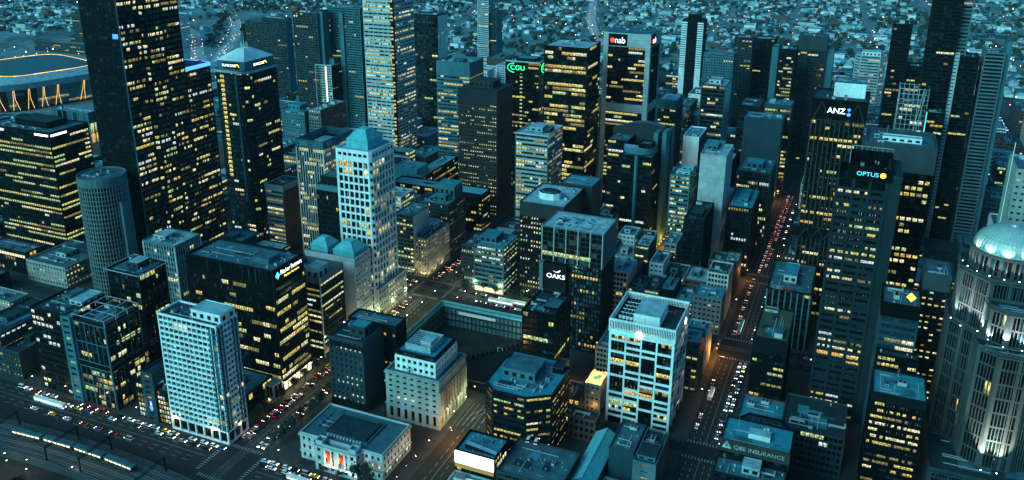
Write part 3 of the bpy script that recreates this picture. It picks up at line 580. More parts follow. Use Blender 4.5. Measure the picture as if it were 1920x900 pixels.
# grey-framed tower with the red star sign
s = st(fh=3.7, bay=1.9, pw=.12, po=.03, sill=1.1, head=.3, rec=.3, lit=.42, mix='p', off='d', fr='charcoal', run=.75)
t = tower('office_tower', 'grey stone framed tower with a black and red sign panel on its crown', 100, 477, 43.5, 41.5, 155, [s, dict(s, lit=.06), s, s], 71, units=0, top='roof_mid')
b = MB()
for z0, z1 in ((155.1, 168), (93, 101)): b.prism(rect(44.5, 42.5, -.5, -.5), z0, z1, 0, 1)
for x in (-.8, 39.7):
    for y in (-.8, 37.7): b.box(x, y, 0, x+4.6, y+4.6, 168.4, 0, 1)
b.build('stone_frame', ['conc_panel', 'roof_mid'], t); scatter(t, 3, 3, 40, 38, 168, 6, 9); 
for ro in (FS, FE):
    b = MB()
    if ro is FS: b.box(4.2,-.9,156,22,-.56,167)
    else: b.box(44.06,4.2,156,44.4,20,167)
    sg = b.build('sign', ['black'], t); text('nab', sg, (15.2,-1,161) if ro is FS else (44.5,14.4,161), ro, 8, 'e_sign', sx=.9)
    b = MB()
    for k in range(7):
        a = 2*math.pi*k/7; a1 = a+.2; r = 2.9; p = (lambda u, z: (8+u,-.98,161+z)) if ro is FS else (lambda u, z: (44.46,7.6+u,161+z))
        b.face([p(0,0), p(r*.45*math.cos(a-.45), r*.45*math.sin(a-.45)), p(r*math.cos(a), r*math.sin(a)), p(r*.45*math.cos(a+.45), r*.45*math.sin(a+.45))])
    b.build('emblem', ['e_red'], sg)
s = st(fh=3.8, bay=2.7, pw=.35, po=.1, sill=1.2, head=.3, rec=.45, lit=.5, mix='p', off='d', fr='pale_conc', pi='teal_clad')
tower('office_block', 'pale square office ringed with white floor bands in front of the tall black tower', 46, 357, 30, 37.5, 95, s, 72, top='roof_pale', units=3, plants=[(.3,.3,.68,.72,4,'roof_pale','roof_pale'),(.72,.3,.9,.6,3,'dark_conc','roof_mid')])
# curved-crown dark complex
s = st(fh=3.9, bay=3.6, pw=.2, po=.05, sill=1.3, head=.3, rec=.25, lit=.16, mix='p', off='d', fr='charcoal', run=.7)
t = tower('office_tower', 'dark office complex with a curved teal balcony and tall teal fin columns', 136.4, 357, 25.9, 23.8, 87, s, 73, top='roof_teal', units=0)
b = MB(); b.box(11.5,-.9,0,13.2,.3,88); b.build('fin', ['teal_clad'], t); b = MB(); b.box(13.4,-1.1,0,14.4,.2,88.6); b.build('fin', ['blue_clad'], t)
b = MB(); po = [(6+14*math.cos(a)+6, 4+14*math.sin(a)+12) for a in [math.pi+math.pi*i/14 for i in range(15)]]
for i in range(14): b.box(0,0,0,0,0,0) if 0 else b.face([(*po[i],88.2),(*po[i+1],88.2),(*po[i+1],93),(*po[i],93)])
b.face([(p[0],p[1],92.2) for p in po], 1); b.build('curved_balcony', ['teal_clad', 'roof_pale'], t)
bay(t, 12, 8, 11, 11, 87.2, 96, st(fh=4, bay=2, pw=.2, lit=.4, fr='charcoal'), 74, 'roof_dark', 'one')
bay(t, -18, 20, 17.8, 26, 0, 93, dict(s, lit=.3), 75, 'roof_mid')
b = MB(); n = 12
for i in range(n):
    z0 = 95+10*math.sin(math.pi*(i+1.5)/(n+6)); z1 = 95+10*math.sin(math.pi*(i+2.5)/(n+6)); x0 = -20+44*i/n; x1 = -20+44*(i+1)/n
    b.face([(x0,42,z0),(x1,42,z1),(x1,56,z1-1.5),(x0,56,z0-1.5)], 1); b.face([(x0,42,62),(x1,42,62),(x1,42,z1),(x0,42,z0)], 0)
b.face([(-20,56,62),(-20,42,62),(-20,42,95+10*math.sin(math.pi*1.5/18)),(-20,56,94)], 0); b.build('curved_roof', ['charcoal_rib', 'roof_mid'], t)
for (x, y, h, m) in ((20.5, 24, 102, 'teal_clad'), (27.2, 26, 103, 'teal_clad'), (27.4, 45, 101, 'blue_clad')):
    b = MB(); b.box(x, y, 0, x+3.6, y+14, h); b.build('fin_column', [m], t)
bay(t, 24.3, 26, 2.7, 30, 0, 98, blank('black'), 1, 'roof_dark')
# pale-roofed block with drum plant, curtain hotel and its dark neighbour
s = st(fh=3.7, bay=2.1, pw=1.0, po=.12, sill=1.3, head=.5, rec=.3, lit=.62, mix='p', off='d', fr='charcoal')
t = tower('office_block', 'dark block with blank ribbed sides and a drum-shaped white plant room on a pale roof', 99.5, 247, 34, 46.3, 66, [s, blank('charcoal_rib'), s, s], 76, top='roof_pale', units=0)
b = MB(); b.prism(rect(34.3, 46.6, -.15, -.15), 66, 76, 0, 1); b.ring(rect(34.4,46.7,-.2,-.2), rect(33.6,45.9,.2,.2), 76, 77); b.build('blank_top', ['charcoal_rib', 'roof_pale'], t)
b = MB(); b.prism(chamf(16, 12, 3.4, 9, 12), 76, 81, 0, 1); b.prism(chamf(12, 8.5, 2.6, 11, 13.6), 81, 82.2, 2, 1); b.build('plant_room', ['white', 'roof_dark', 'roof_mid'], t)
scatter(t, 26, 12, 33, 45, 76, 4, 8); scatter(t, 2, 26, 24, 45, 76, 4, 18); scatter(t, 2, 2, 32, 11, 76, 2, 28, kinds=('vent',))
bay(t, 15, 46.6, 25.5, 24, 0, 78, blank('charcoal_rib'), 1, 'roof_teal')
s1 = st(fh=3.4, bay=3.9, pw=.25, po=.12, sill=.3, head=.15, rec=.2, lit=.06, mix='g', off='k', fr='dark_metal', pi='dark_conc')
s2 = st(fh=3.2, bay=2.05, pw=.75, po=.06, sill=.6, head=.35, rec=.3, lit=.16, mix='o', off='t', fr='charcoal')
t = tower('hotel_tower', 'dark hotel tower with blank sign wall, gridded upper floors and slim blue windows', 147.4, 187, 41.5, 28.6, 62, [s2, blank('charcoal'), s2, s2], 77, units=0, mode='pane')
facade(t, rect(42.3, 29.4, -.4, -.4), 62.1, 85.5, [s1, blank('conc'), s1, s1], 78); roof(t, rect(42.3, 29.4, -.4, -.4), 85.5, 'roof_pale', 'conc', .8)
b = MB()
for i in range(6): b.box(i*8.2-.1,-.75,62,i*8.2+.4,-.4,86.6)
b.build('fin', ['pale_conc'], t); scatter(t, 20, 8, 40, 27, 85.5, 10, 4, kinds=('air_handler','cooling_tower','duct','cooling_tower'), lo=.5, hi=.8); scatter(t, 2, 3, 20, 27, 85.5, 5, 5, kinds=('vent','antenna','air_handler'), lo=.4, hi=.7)
b = MB(); b.box(3.6,-4.4,20,18.6,-.05,61.9,0,1); b.box(0,-4.6,0,2.6,-.1,62.1,2); b.box(2.6,-4.2,0,3.6,-.1,60,1); sg = b.build('sign_wall', ['charcoal', 'black', 'conc'], t)
text('OAKS', sg, (11.6,-4.5,53.4), FS, 4.3, 'e_sign', sx=1.15)
b = MB()
for k in range(8): b.tube((9.6+.62*k,-4.5,57.4-1.0*math.sin(math.pi*k/8)), (9.6+.62*(k+1),-4.5,57.4-1.0*math.sin(math.pi*(k+1)/8)+.12*k), .05+.03*k, .07+.03*k, 4)
b.build('emblem', ['e_sign'], sg)
s = st(fh=3.8, bay=3.4, pw=.25, po=.06, sill=.8, head=.25, rec=.2, lit=.28, mix='g', off='d', fr='black')
tower('office_block', 'black glass box with a grey plant deck standing in front of the dark hotel', 140.5, 117.6, 20.2, 28, 60, [s, dict(s, lit=.14), s, s], 79, top='roof_dark', units=3, plants=[(.5,.25,.95,.7,1.6,'black','roof_mid')])
# eight-sided block, white gridded tower, golden-roofed house
s = st(fh=3.55, bay=6.5, pw=.25, po=.05, sill=1.45, head=.35, rec=.45, lit=.85, mix='y', off='d', fr='charcoal', split=3, var=.5)
pl = [(7,0),(26,0),(38,8),(38,36),(32,43),(8,43),(0,34),(0,7)]
t = tower('office_block', 'eight-sided dark office with glowing yellow bands and a broad teal roof', 157, 62, 38, 43, 40, s, 80, top='roof_teal', poly=pl, units=0)
plant(t, 6, 16, 25, 33, 40, 5.5, 'teal_clad', 'roof_mid'); scatter(t, 24, 6, 36, 26, 40, 5, 3); scatter(t, 7, 4, 24, 15, 40, 5, 13); bay(t, 30, 30, 6, 11, 0, 43, blank('black'), 1, 'roof_dark')
s = st(fh=3.75, bay=8.4, pw=.95, po=.35, sill=.6, head=.2, rec=.4, lit=.42, mix='y', off='d', fr='black', pi='white', end=1.0, split=4, var=.6)
t = tower('office_tower', 'bright white framed tower with a slatted parapet and a white box on its dark roof', 209.7, 118, 36.3, 36.5, 61, [s, dict(s, lit=.25), s, s], 81, top='roof_dark', units=0, mode='floor')
b = MB(); rng = random.Random(4)
for k in range(1, 16):
    z = 61-k*3.75
    for (u0, u1) in ((0, 9), (9, 17.5), (17.5, 26), (26, 36.3)):
        if rng.random() < .62:
            b.box(u0+.5,-.46,z-.6,u1+.3,.05,z+.75); b.box(36.25,u0+.5,z-.6,36.76,u1+.3,z+.75)
b.build('white_band', ['white'], t)
b = MB()
for i in range(41):
    u = -.5+i*.92
    b.box(u,-.7,58.4,u+.42,-.15,66.2); b.box(36.45,u,58.4,37.0,u+.42,66.2); b.box(-.7,u,58.4,-.15,u+.42,66.2); b.box(u,36.6,58.4,u+.42,37.1,66.2)
P1, P2 = rect(37.4,37.6,-.55,-.55), rect(36.3,36.5,0,0)
b.ring(P1, P2, 58.2, 60.2); b.ring(P1, P2, 65.2, 66.4); b.build('slatted_parapet', ['white'], t)
b = MB(); b.box(11,8,61.02,26,29,67.6,0,1); b.box(16,7.6,61.02,17.6,8,65.5,0); b.build('plant_room', ['white', 'roof_pale'], t)
for i in range(5):
    for j in range(4):
        b = MB(); x, y = 2.2+j*2.1, 9+i*4.6; b.box(x,y,62.4,x+1.6,y+3.6,64.4,0,1); b.box(x+.2,y+.4,61.02,x+.5,y+.7,62.4,0); b.box(x+1.1,y+2.8,61.02,x+1.4,y+3.1,62.4,0); b.build('air_handler', ['white', 'charcoal'], t)
b = MB(); b.cyl(30.5,27,61.02,64,.8,.8,8); b.build('tank', ['red_paint'], t)
text('challenger', t, (8.2,-.9,58.9), FS, 2.7, 'e_cyan', 'sign', sx=1.25); b = MB(); b.cyl(0,0,0,.4,2.1,2.1,18); o = b.build('emblem', ['e_billboard'], t); o.location = (17.0,-1.3,59.6); o.rotation_euler = (R(90),0,0)
b = MB(); b.cyl(0,0,0,.4,1.9,1.9,18); o = b.build('emblem', ['e_billboard'], t); o.location = (37.1,25,60); o.rotation_euler = (0,R(90),0)
s = st(fh=3.6, bay=3, pw=1.5, sill=1.1, head=.9, rec=.3, lit=.4, mix='o', fr='stone_block', end=1.2)
t = tower('corner_house', 'narrow old brick house with a flood-lit golden roof beside the bright white tower', 168, 122.5, 9.4, 15, 18, s, 82, top='cream', mode='pane', units=0, ph=1.0)
for i, (x, y) in enumerate(((1.2,1.5),(8.2,1.5),(1.2,13.4),(8.2,13.4),(4.7,7.5))):
    l = bpy.data.lights.new('roof_lamp', 'POINT'); l.energy = 1600; l.color = (1,.62,.16); l.shadow_soft_size = .2; o = bpy.data.objects.new('roof_lamp', l); COL.objects.link(o); o.parent = t; o.location = (x, y, 20.6)
    b = MB(); b.cyl(x,y,18.02,20.2,.06,.06,5,0); b.cyl(x,y,20.2,20.55,.22,.1,6,1); b.build('flood_lamp', ['black', 'e_warm'], t)
l = bpy.data.lights.new('door_lamp', 'POINT'); l.energy = 250; l.color = (1,.55,.12); o = bpy.data.objects.new('door_lamp', l); COL.objects.link(o); o.parent = t; o.location = (6,-2.2,5)
# ------------------------------------------------------------------ classical stone buildings near the river
s = st(fh=3.6, bay=4.4, pw=2.6, po=.02, sill=1.0, head=.9, rec=.4, lit=.04, mix='o', off='d', fr='stone', pi='stone', end=2.2)
t = tower('stone_office', 'grand pale stone office with columned side and stepped white attic at a street corner', 89.5, 70.5, 34.4, 34, 30.5, [s, blank('stone'), s, s], 101, top='roof_mid', mode='pane', podium=9.5,
          pstyle=st(fh=9.5, bay=4.4, pw=2.5, sill=1.6, head=1.4, rec=.6, lit=.1, mix='o', fr='stone', end=2.2), units=2, ph=1.2)
b = MB()
for z in (9.6, 24.0, 30.0):
    b.ring(rect(35.8,35.4,-.7,-.7), rect(34.4,34,0,0), z, z+.75, 0)
for i in range(7):
    b.cyl(34.6, 6.5+i*3.5, 10.4, 23.6, .85, .72, 12, 0); b.box(33.4,6.5+i*3.5-1.1,9.7,35.5,6.5+i*3.5+1.1,10.5,0)
b.box(34.5,0,9.7,35.3,4.6,24,0); b.box(34.5,29.4,9.7,35.3,34,24,0); b.build('cornice', ['stone'], t)
b = MB()
for i in range(8):
    for k in range(4): b.box(34.42,7.6+i*3.5-.2,11+k*3.2,34.5,7.6+i*3.5+1.4,13+k*3.2,0)
b.build('side_window', ['g_dark'], t)
bay(t, 4.4, 4, 26, 27, 30.6, 39.5, st(fh=4.4, bay=3.4, pw=1.7, sill=1.2, head=.8, rec=.4, lit=.03, fr='white', end=1.2), 102, 'roof_teal', 'pane')
bay(t, 5.2, 4.8, 24.4, 25.4, 39.6, 42.5, st(fh=3, bay=3, pw=.3, sill=.8, rec=.3, lit=.02, off='b', fr='charcoal'), 103, 'roof_teal')
b = MB(); b.ring(rect(16,17,9,8.4), rect(15.2,16.2,9.4,8.8), 42.5, 46.4, 0); b.box(16,13,42.52,23,21,47,1,2)
for i in range(8): b.box(9.4,9.6+i*2,46,16,9.9+i*2,46.3,0)
b.build('plant_screen', ['roof_pale', 'pale_conc', 'roof_pale'], t); scatter(t, 10, 10, 16, 24, 42.5, 3, 9, lo=.5, hi=.7)
s = st(fh=3.7, bay=3.4, pw=1.9, sill=1.2, head=.8, rec=.35, lit=.4, mix='w', fr='blue_clad', end=1.3)
t = tower('office_block', 'plain teal rendered office with small white lit windows behind the museum', 41.5, 69, 23, 22, 45, [s, blank('blue_clad'), s, s], 104, top='roof_dark', mode='pane', units=1, plants=[(.42,.35,.86,.75,6,'blue_clad','roof_teal')])
b = MB(); b.box(-.4,-.4,0,23.2,0,5.5); b.box(.5,-.35,40.5,23.2,-.05,43.5); b.build('shop_band', ['charcoal'], t)
s = st(fh=3.7, bay=3.1, pw=1.3, sill=1.1, head=.7, rec=.3, lit=.35, mix='y', fr='charcoal')
tower('office_block', 'dark brick office with yellow windows squeezed behind the teal rendered office', 50, 92, 33, 12, 46, s, 105, top='roof_mid', units=1)
# museum: white customs house
s = st(fh=5.0, bay=3.55, pw=2.1, po=.02, sill=1.3, head=1.0, rec=.35, lit=.02, fr='pale_conc', end=1.6)
t = tower('museum', 'white neoclassical museum with orange lit portico columns and a flat grey roof', 83, 19.5, 51, 29, 15.4, s, 106, top='roof_mid', mode='pane', units=0, ph=1.0)
bay(t, 13, -5.2, 25.5, 5.15, 0, 15.4, [st(fh=5.0, bay=3.9, pw=2.2, po=.05, sill=1.2, head=1, rec=.5, lit=.05, mix='o', fr='pale_conc', end=1.6)]*2+[blank('pale_conc')]+[s], 107, None, 'pane')
b = MB(); b.ring(rect(52.4,30.4,-.7,-.7), rect(51,29,0,0), 14.6, 15.4, 0); b.ring(rect(52,30,-.5,-.5), rect(51,29,0,0), 4.7, 5.2, 0); b.ring(rect(26.6,6.4,12.4,-5.8), rect(25.5,5.2,13,-5.2), 14.6, 15.42, 0)
for x in (13.6, 34): b.box(x,-4.8,15.42,x+4.2,-.4,17.4,0,1); b.ring(rect(4.6,4.8,x-.2,-5), rect(3.4,3.6,x+.4,-4.4), 17.4, 18.2, 0)
b.box(17.8,-5.0,15.42,34,-4.3,16.6,0); b.build('cornice', ['pale_conc', 'roof_mid'], t)
b = MB()
for i in range(4): b.cyl(19.6+i*4.1,-5.9,5.3,14.4,.55,.47,12)
b.box(18,-6.6,4.6,33.6,-5.25,5.3); b.build('portico_column', ['white'], t)
b = MB()
for x in (20.6, 28.8): b.box(x,-5.4,7,x+2,-5.3,13.4)
b.build('banner', ['red_paint'], t)
b = MB(); b.box(14,7,15.42,37,22,16.9,0,0); b.ring(rect(27,19,12,5), rect(25.6,17.6,12.7,5.7), 15.42, 16.4, 1)
for i in range(11): b.box(14.5+i*2,4.0,15.42,15.6+i*2,4.9,16.5,2)
for i in range(4): b.box(5,8+i*3.6,15.42,6.2,10+i*3.6,16.4,1)
b.build('roof_gutter', ['roof_dark', 'roof_mid', 'pale_metal'], t)
def spot(root, loc, to, e, col, size=70, name='uplight', rad=.15):
    l = bpy.data.lights.new(name, 'SPOT'); l.energy = e*.5; l.color = col; l.spot_size = R(size); l.spot_blend = .6; l.shadow_soft_size = rad
    o = bpy.data.objects.new(name, l); COL.objects.link(o); o.parent = root; o.location = loc
    o.rotation_euler = (Vector(to)-Vector(loc)).to_track_quat('-Z', 'Y').to_euler(); return o
def fitting(root, x, y, z, m='e_lamp_white', r=.18):
    z -= .6; b = MB(); b.cyl(x, y, z-.3, z, r*1.2, r*1.2, 6, 0); b.cyl(x, y, z, z+.12, r, r*.6, 6, 1); b.build('lamp', ['black', m], root)
for x in (21.6, 29.8): spot(t, (x,-7,5.6), (x,-5.2,12), 7000, (1,.42,.08), 60); fitting(t, x, -7.0, 5.5, 'e_amber')
spot(t, (37,-9.5,.6), (36,-5,6), 6000, (.95,1,.9), 80); fitting(t, 37, -9.5, .6)
for y in (6, 16, 26): spot(t, (55.5,y,.5), (51,y,9), 2600, (.95,.95,.62), 90); fitting(t, 55.5, y, .5)
for x in (4, 10, 43, 48): spot(t, (x,-5,.5), (x,0,9), 650, (.9,1,.9), 90)
# ------------------------------------------------------------------ north of the wide street
s = st(fh=3.15, bay=2.5, pw=1.15, sill=.9, head=.6, rec=.35, lit=.62, mix='y', fr='stone_block', end=1.0, run=.4)
t = tower('stone_office', 'old stone office with warm flood-lit base standing on the lit street corner', -13.5, 247.7, 18, 38.8, 32, s, 111, top='roof_mid', mode='pane', units=2, plants=[(.1,.1,.7,.45,3.2,'teal_clad','roof_teal'),(.25,.6,.7,.85,5,'white','roof_pale')])
for y in (2, 12, 24): spot(t, (22,y,.4), (18,y,8), 3000, (1,.8,.4), 95); fitting(t, 22, y, .4)
for x in (3, 14): spot(t, (x,-3.5,.4), (x,0,8), 3000, (1,.8,.4), 95)
s = st(fh=3.2, bay=2.3, pw=1.1, sill=.9, head=.6, rec=.3, lit=.45, mix='y', fr='dark_conc', end=1.0)
t = tower('office_block', 'brown-grey office with teal roof cubes behind the old stone corner office', -16, 290, 26, 32, 46, s, 112, top='roof_teal', units=6, plants=[(.25,.45,.95,.95,12,'teal_clad','roof_teal'),(.3,.25,.75,.45,5,'teal_clad','roof_teal')])
tower('office_block', 'tall blank pale side wall with a narrow teal roof beside the white tower', -24, 246, 16, 26, 51, [st(fh=3.5, bay=3, pw=.6, fr='conc', lit=.3), blank('pale_conc'), blank('pale_conc'), blank('pale_conc')], 113, top='roof_teal', units=2)
s = st(fh=3.6, bay=3.2, pw=.1, po=.02, sill=1.6, head=.3, rec=.4, lit=.45, mix='y', fr='cream')
tower('office_block', 'small cream office with stacked lit bands behind the white tower', -52, 276, 20, 22, 52, s, 114, top='roof_pale', units=2)
s = st(fh=3.75, bay=5.2, pw=.22, po=.1, sill=1.35, head=.4, rec=.5, lit=.72, mix='w', fr='teal_clad', split=3)
sg_ = st(fh=3.3, bay=1.8, pw=.8, po=.15, sill=.8, head=.4, rec=.35, lit=.3, mix='w', fr='dark_conc')
t = tower('office_block', 'teal banded office with white lit floors facing the construction pit', 54.2, 243, 24.5, 28.5, 37.4, [s, dict(s, lit=.9), s, s], 115, top='roof_teal', units=7, plants=[(.05,.3,.6,.8,5,'teal_clad','roof_teal')])
b = MB(); b.box(0,-.1,.3,24.5,-.02,4,0); b.build('shop_front', ['l_strip'], t)
tower('office_block', 'low grey gridded office joined to the left of the teal banded office', 29.4, 244, 11, 27, 35, sg_, 116, top='roof_mid', units=3)
# long low slabs round the brown tower
b_ = st(fh=3.8, bay=2.6, pw=.3, po=.1, sill=1.0, head=.5, rec=.4, lit=.6, mix='y', fr='charcoal')
t = tower('slab_block', 'long low slab with pale teal roof and gold gable before the brown tower', -14, 352, 92, 19, 35, b_, 117, top='copper_teal', units=0)
t = tower('slab_block', 'low pale teal roofed wing running back from the long slab to the brown tower', -86, 372, 16, 78, 35, b_, 118, top='copper_teal', units=1)
tower('roof_pavilion', 'bright teal cube pavilion at the end of the long low slab', -92, 374, 24, 22, 42, blank('copper_teal'), 119, top='copper_teal', units=0)
tower('office_block', 'black low block with one row of white lit windows beyond the low wing', -30, 445, 34, 22, 36, st(fh=6, bay=3, pw=.3, sill=2.4, rec=.3, lit=.6, mix='w', fr='charcoal'), 120, top='roof_dark', units=2)
tower('office_block', 'teal and white office with sunken rooftop plant behind the brown tower', -85, 477, 38, 34, 124, st(fh=3.7, bay=3.6, pw=.3, po=.05, sill=1.6, head=.3, rec=.4, lit=.5, mix='y', off='b', fr='teal_clad'), 121, top='roof_pale', units=5, cap=12, capw='teal_clad', ph=3, plants=[(.35,.35,.65,.65,3,'roof_mid','roof_mid')])
tower('office_block', 'low red brick block with a teal roof at the foot of the western flats', -271, 477, 16, 50, 58, [st(fh=3.6, bay=3, pw=1.2, fr='conc', lit=.25)]+[st(fh=3.6, bay=3.3, pw=1.7, sill=1.3, head=.9, fr='brick_brown', lit=.05)]*3, 122, top='roof_pale', units=5)
tower('office_block', 'pale teal office with punched windows left of the red brick block', -293, 477, 32, 24, 54, st(fh=3.7, bay=3.2, pw=1.5, sill=1.4, head=.8, fr='teal_clad', lit=.08, mix='w'), 123, top='roof_teal', units=3, plants=[(.2,.2,.7,.8,6,'roof_teal','roof_teal')])
# ------------------------------------------------------------------ apartment towers behind
ap = st(fh=3.1, bay=3.4, pw=.35, po=.1, sill=.95, head=.15, rec=.9, lit=.06, mix='o', off='b', fr='dark_conc', var=1)
apt = dict(ap, fr='teal_clad'); apw = dict(ap, fr='pale_conc', off='d')
def flat(label, xe, y, w, d, h, sty, seed, top='roof_mid', **k):
    return tower('apartment_tower', label, xe, y, w, d, h, sty, seed, top=top, units=2, mode='one', **k)
t = flat('broad teal apartment slab with blank end wall, leftmost of three behind the pale-crowned tower', -443, 650, 40, 14, 128, [ap, blank('teal_clad'), ap, ap], 131)
bay(t, -30, 2, 29.8, 13, 0, 121, [ap, blank('pale_conc'), ap, blank('charcoal')], 132, 'roof_mid', 'one'); bay(t, -38, 3, 7.8, 12, 0, 116, blank('charcoal'), 1, 'roof_dark')
t = flat('dark apartment tower with curved balconies in the middle of the teal trio', -339, 577, 36, 20, 150, [ap, blank('teal_clad'), ap, ap], 133); bay(t, 36.1, 4, 5, 14, 0, 153, blank('teal_clad'), 1, 'roof_mid')
t = flat('teal striped apartment tower directly left of the very tall pale tower', -292, 600, 48, 22, 156, [apt, blank('dark_conc'), apt, apt], 134); bay(t, 18, -2, 6, 2, 0, 150, blank('teal_clad'), 1)
flat('blue curtain-walled tower half hidden behind the very tall pale tower', -266, 620, 22, 20, 140, st(fh=3.3, bay=2.4, pw=.2, po=.06, sill=.4, head=.1, rec=.15, lit=.03, off='t', fr='teal_clad'), 135)
t = flat('white balconied mid-rise with a glowing yellow stair strip', -323, 577, 24, 38, 87, [apw, dict(ap, fr='charcoal'), apw, apw], 136, 'roof_pale')
b = MB(); b.face([(15,-.2,4),(17,-.2,4),(17,-.2,86),(15,-.2,86)], 0, [(0,0),(1,0),(1,30),(0,30)]); b.build('stair_window', ['l_strip'], t)
bay(t, 12, 10, 10, 20, 87, 94, blank('teal_clad'), 1, 'roof_pale')
t = flat('dark glass apartment tower with a white ribbed side, right of the very tall pale tower', -173, 577, 32, 24, 157, [st(fh=3.2, bay=4, pw=.3, sill=.5, rec=.2, lit=.05, off='b', fr='charcoal'), st(fh=3.2, bay=4.5, pw=2.6, sill=.3, rec=.5, lit=.05, off='d', fr='white'), ap, ap], 137)
bay(t, -14, -3, 13.8, 18, 0, 140, dict(ap, lit=.08), 138, 'roof_teal', 'one')
flat('slender banded tower standing alone above the white flats, top cut by the picture edge', -301, 1000, 20, 22, 128, st(fh=3.3, bay=6, pw=.2, sill=1.2, rec=.5, lit=.1, off='d', fr='pale_conc'), 139)
flat('dark apartment slab attached to the right of the slender banded tower', -288, 1004, 13, 24, 104, [ap, blank('teal_clad'), ap, ap], 140)
wf = st(fh=3.1, bay=4, pw=.7, po=.2, sill=1.0, head=.2, rec=1, lit=.05, off='b', fr='white')
for i, (x, y, w, d, h, l) in enumerate(((-255,800,30,26,42,'white apartment block with stacked balconies, leftmost of the white cluster'), (-218,812,26,24,46,'white apartment block in the middle of the white cluster under the slender tower'),
        (-196,790,28,26,33,'low white block with pyramid roof nearest in the white cluster'), (-190,850,30,26,48,'dark-windowed white block at the back of the white cluster'), (-262,880,26,22,36,'pale block half hidden behind the white cluster'), (-240,905,34,22,30,'far white block just above the white cluster'))):
    t = flat(l, x, y, w, d, h, wf, 141+i, 'roof_pale', group='white flats by the market')
    if i == 2: hip(t, 0, 0, w, d, h, 6, 'roof_pale')
flat('teal office with orange lit corner windows right of the star-sign tower', 108, 577, 20, 34, 84, [st(fh=3.8, bay=3, pw=.3, sill=1.3, lit=.35, mix='o', fr='blue_clad')]*4, 150, 'roof_pale', cap=9, capw='teal_clad')
t = flat('tall slender tower with white side fins and a dark crown above the suburbs', 71.5, 900, 29.6, 28, 124, [st(fh=3.2, bay=9, pw=.3, sill=1.0, rec=.4, lit=.02, fr='charcoal', off='d')]*4, 151, 'roof_dark')
for x in (-.5, 22): 
    b = MB()
    for k in range(38): b.box(x, -.6, 2+k*3.2, x+8, .05, 4.1+k*3.2)
    b.box(x, -.4, 0, x+8, .02, 58); b.build('white_fin', ['white'], t)
bay(t, 7, 4, 16, 18, 124, 133, blank('black'), 1, 'roof_dark')
flat('white-sided office with dark glass front and a cluttered pale roof', 157, 577, 24, 40, 104, [st(fh=4.2, bay=3, pw=.2, sill=1.4, rec=.3, lit=.3, mix='y', fr='blue_clad'), blank('white'), ap, ap], 152, 'roof_pale', plants=[(.2,.3,.7,.7,4,'white','roof_pale')])
flat('stepped teal apartment block with many small windows under the hill of suburbs', 142, 720, 35, 24, 112, st(fh=3.1, bay=3, pw=1.3, sill=1.1, head=.6, rec=.4, lit=.06, off='d', fr='teal_clad'), 153)
flat('grey balcony tower left of the dark flat-topped tower', 152, 800, 22, 24, 121, st(fh=3.1, bay=4, pw=1.1, po=.3, sill=1.1, rec=1, lit=.14, mix='o', fr='dark_conc'), 154)
flat('dark flat-topped apartment tower with a dotted row of lights', 174, 850, 26, 26, 113, dict(ap, fr='charcoal', lit=.05), 155)
t = flat('narrow tower with yellow lit floors between grey side walls', 217, 640, 17.5, 24, 136, st(fh=3.7, bay=2.2, pw=.2, sill=1.3, rec=.3, lit=.55, mix='g', fr='charcoal', end=2), 156); bay(t, -7, 2, 6.8, 22, 0, 138, blank('teal_clad'), 1, 'roof_teal')
t = flat('grey framed apartment tower with rounded dark balconies and a pale edge wall', 244, 700, 30, 26, 142, [dict(ap, lit=.03)]*4, 157); bay(t, 30.2, 4, 8, 22, 0, 130, blank('teal_clad'), 1, 'roof_teal'); bay(t, 3, -4, 8, 4, 0, 126, dict(ap, bay=8), 158, None, 'one')
b = MB(); b.box(-.5,-.8,128,30.5,.1,143.5); b.build('crown', ['dark_conc'], t)
flat('low dark office with white-edged open roof by the long street', 193, 577, 21.8, 45, 86, [dict(ap, fr='charcoal', lit=.05), blank('brown'), ap, ap], 159, 'roof_dark')
tower('office_block', 'broad windowless teal slab wall above the long street', 219, 540, 36, 24, 84, [blank('blue_clad')]*4, 160, top='roof_teal', units=3)
tower('office_block', 'yellow lit office just behind the windowless teal slab', 224, 570, 26, 24, 92, st(fh=3.8, bay=2.6, pw=.3, sill=1.2, lit=.7, mix='y', fr='blue_clad'), 161, top='roof_teal', units=4, cap=4, mode='one')
# ------------------------------------------------------------------ west side of the long street
tower('office_block', 'tall windowless pale concrete shaft with a lamp on its cluttered roof', 196, 350, 20, 36, 97, [blank('conc_panel'), blank('pale_conc'), blank('conc_panel'), blank('conc_panel')], 171, top='roof_pale', units=7, plants=[(.1,.5,.5,.9,4,'teal_clad','roof_teal')])
tower('office_block', 'bright green-yellow lit office with teal bands in front of the curved-crown complex', 168, 357, 16, 33, 75, st(fh=3.7, bay=4, pw=.2, sill=1.3, rec=.4, lit=.95, mix='g', fr='teal_clad', split=2), 172, top='roof_mid', units=2, plants=[(.2,.2,.9,.4,2,'roof_pale','roof_pale'),(.3,.6,.9,.85,2,'roof_pale','roof_pale')])
tower('office_block', 'dark unlit block with sunken black roof before the windowless shaft', 191, 300, 15, 42, 61, st(fh=3.6, bay=2.4, pw=.6, lit=.04, fr='charcoal'), 173, top='roof_dark', units=2, plants=[(.2,.2,.8,.6,2.5,'charcoal','roof_dark')])
tower('office_block', 'dark ribbed office with a bright teal roof machine deck by the long street', 219, 352, 19, 50, 57, st(fh=3.6, bay=2, pw=.7, po=.2, sill=.8, lit=.22, mix='w', fr='charcoal'), 174, top='roof_teal', units=3, plants=[(.3,.3,.7,.8,3,'roof_teal','roof_teal')])
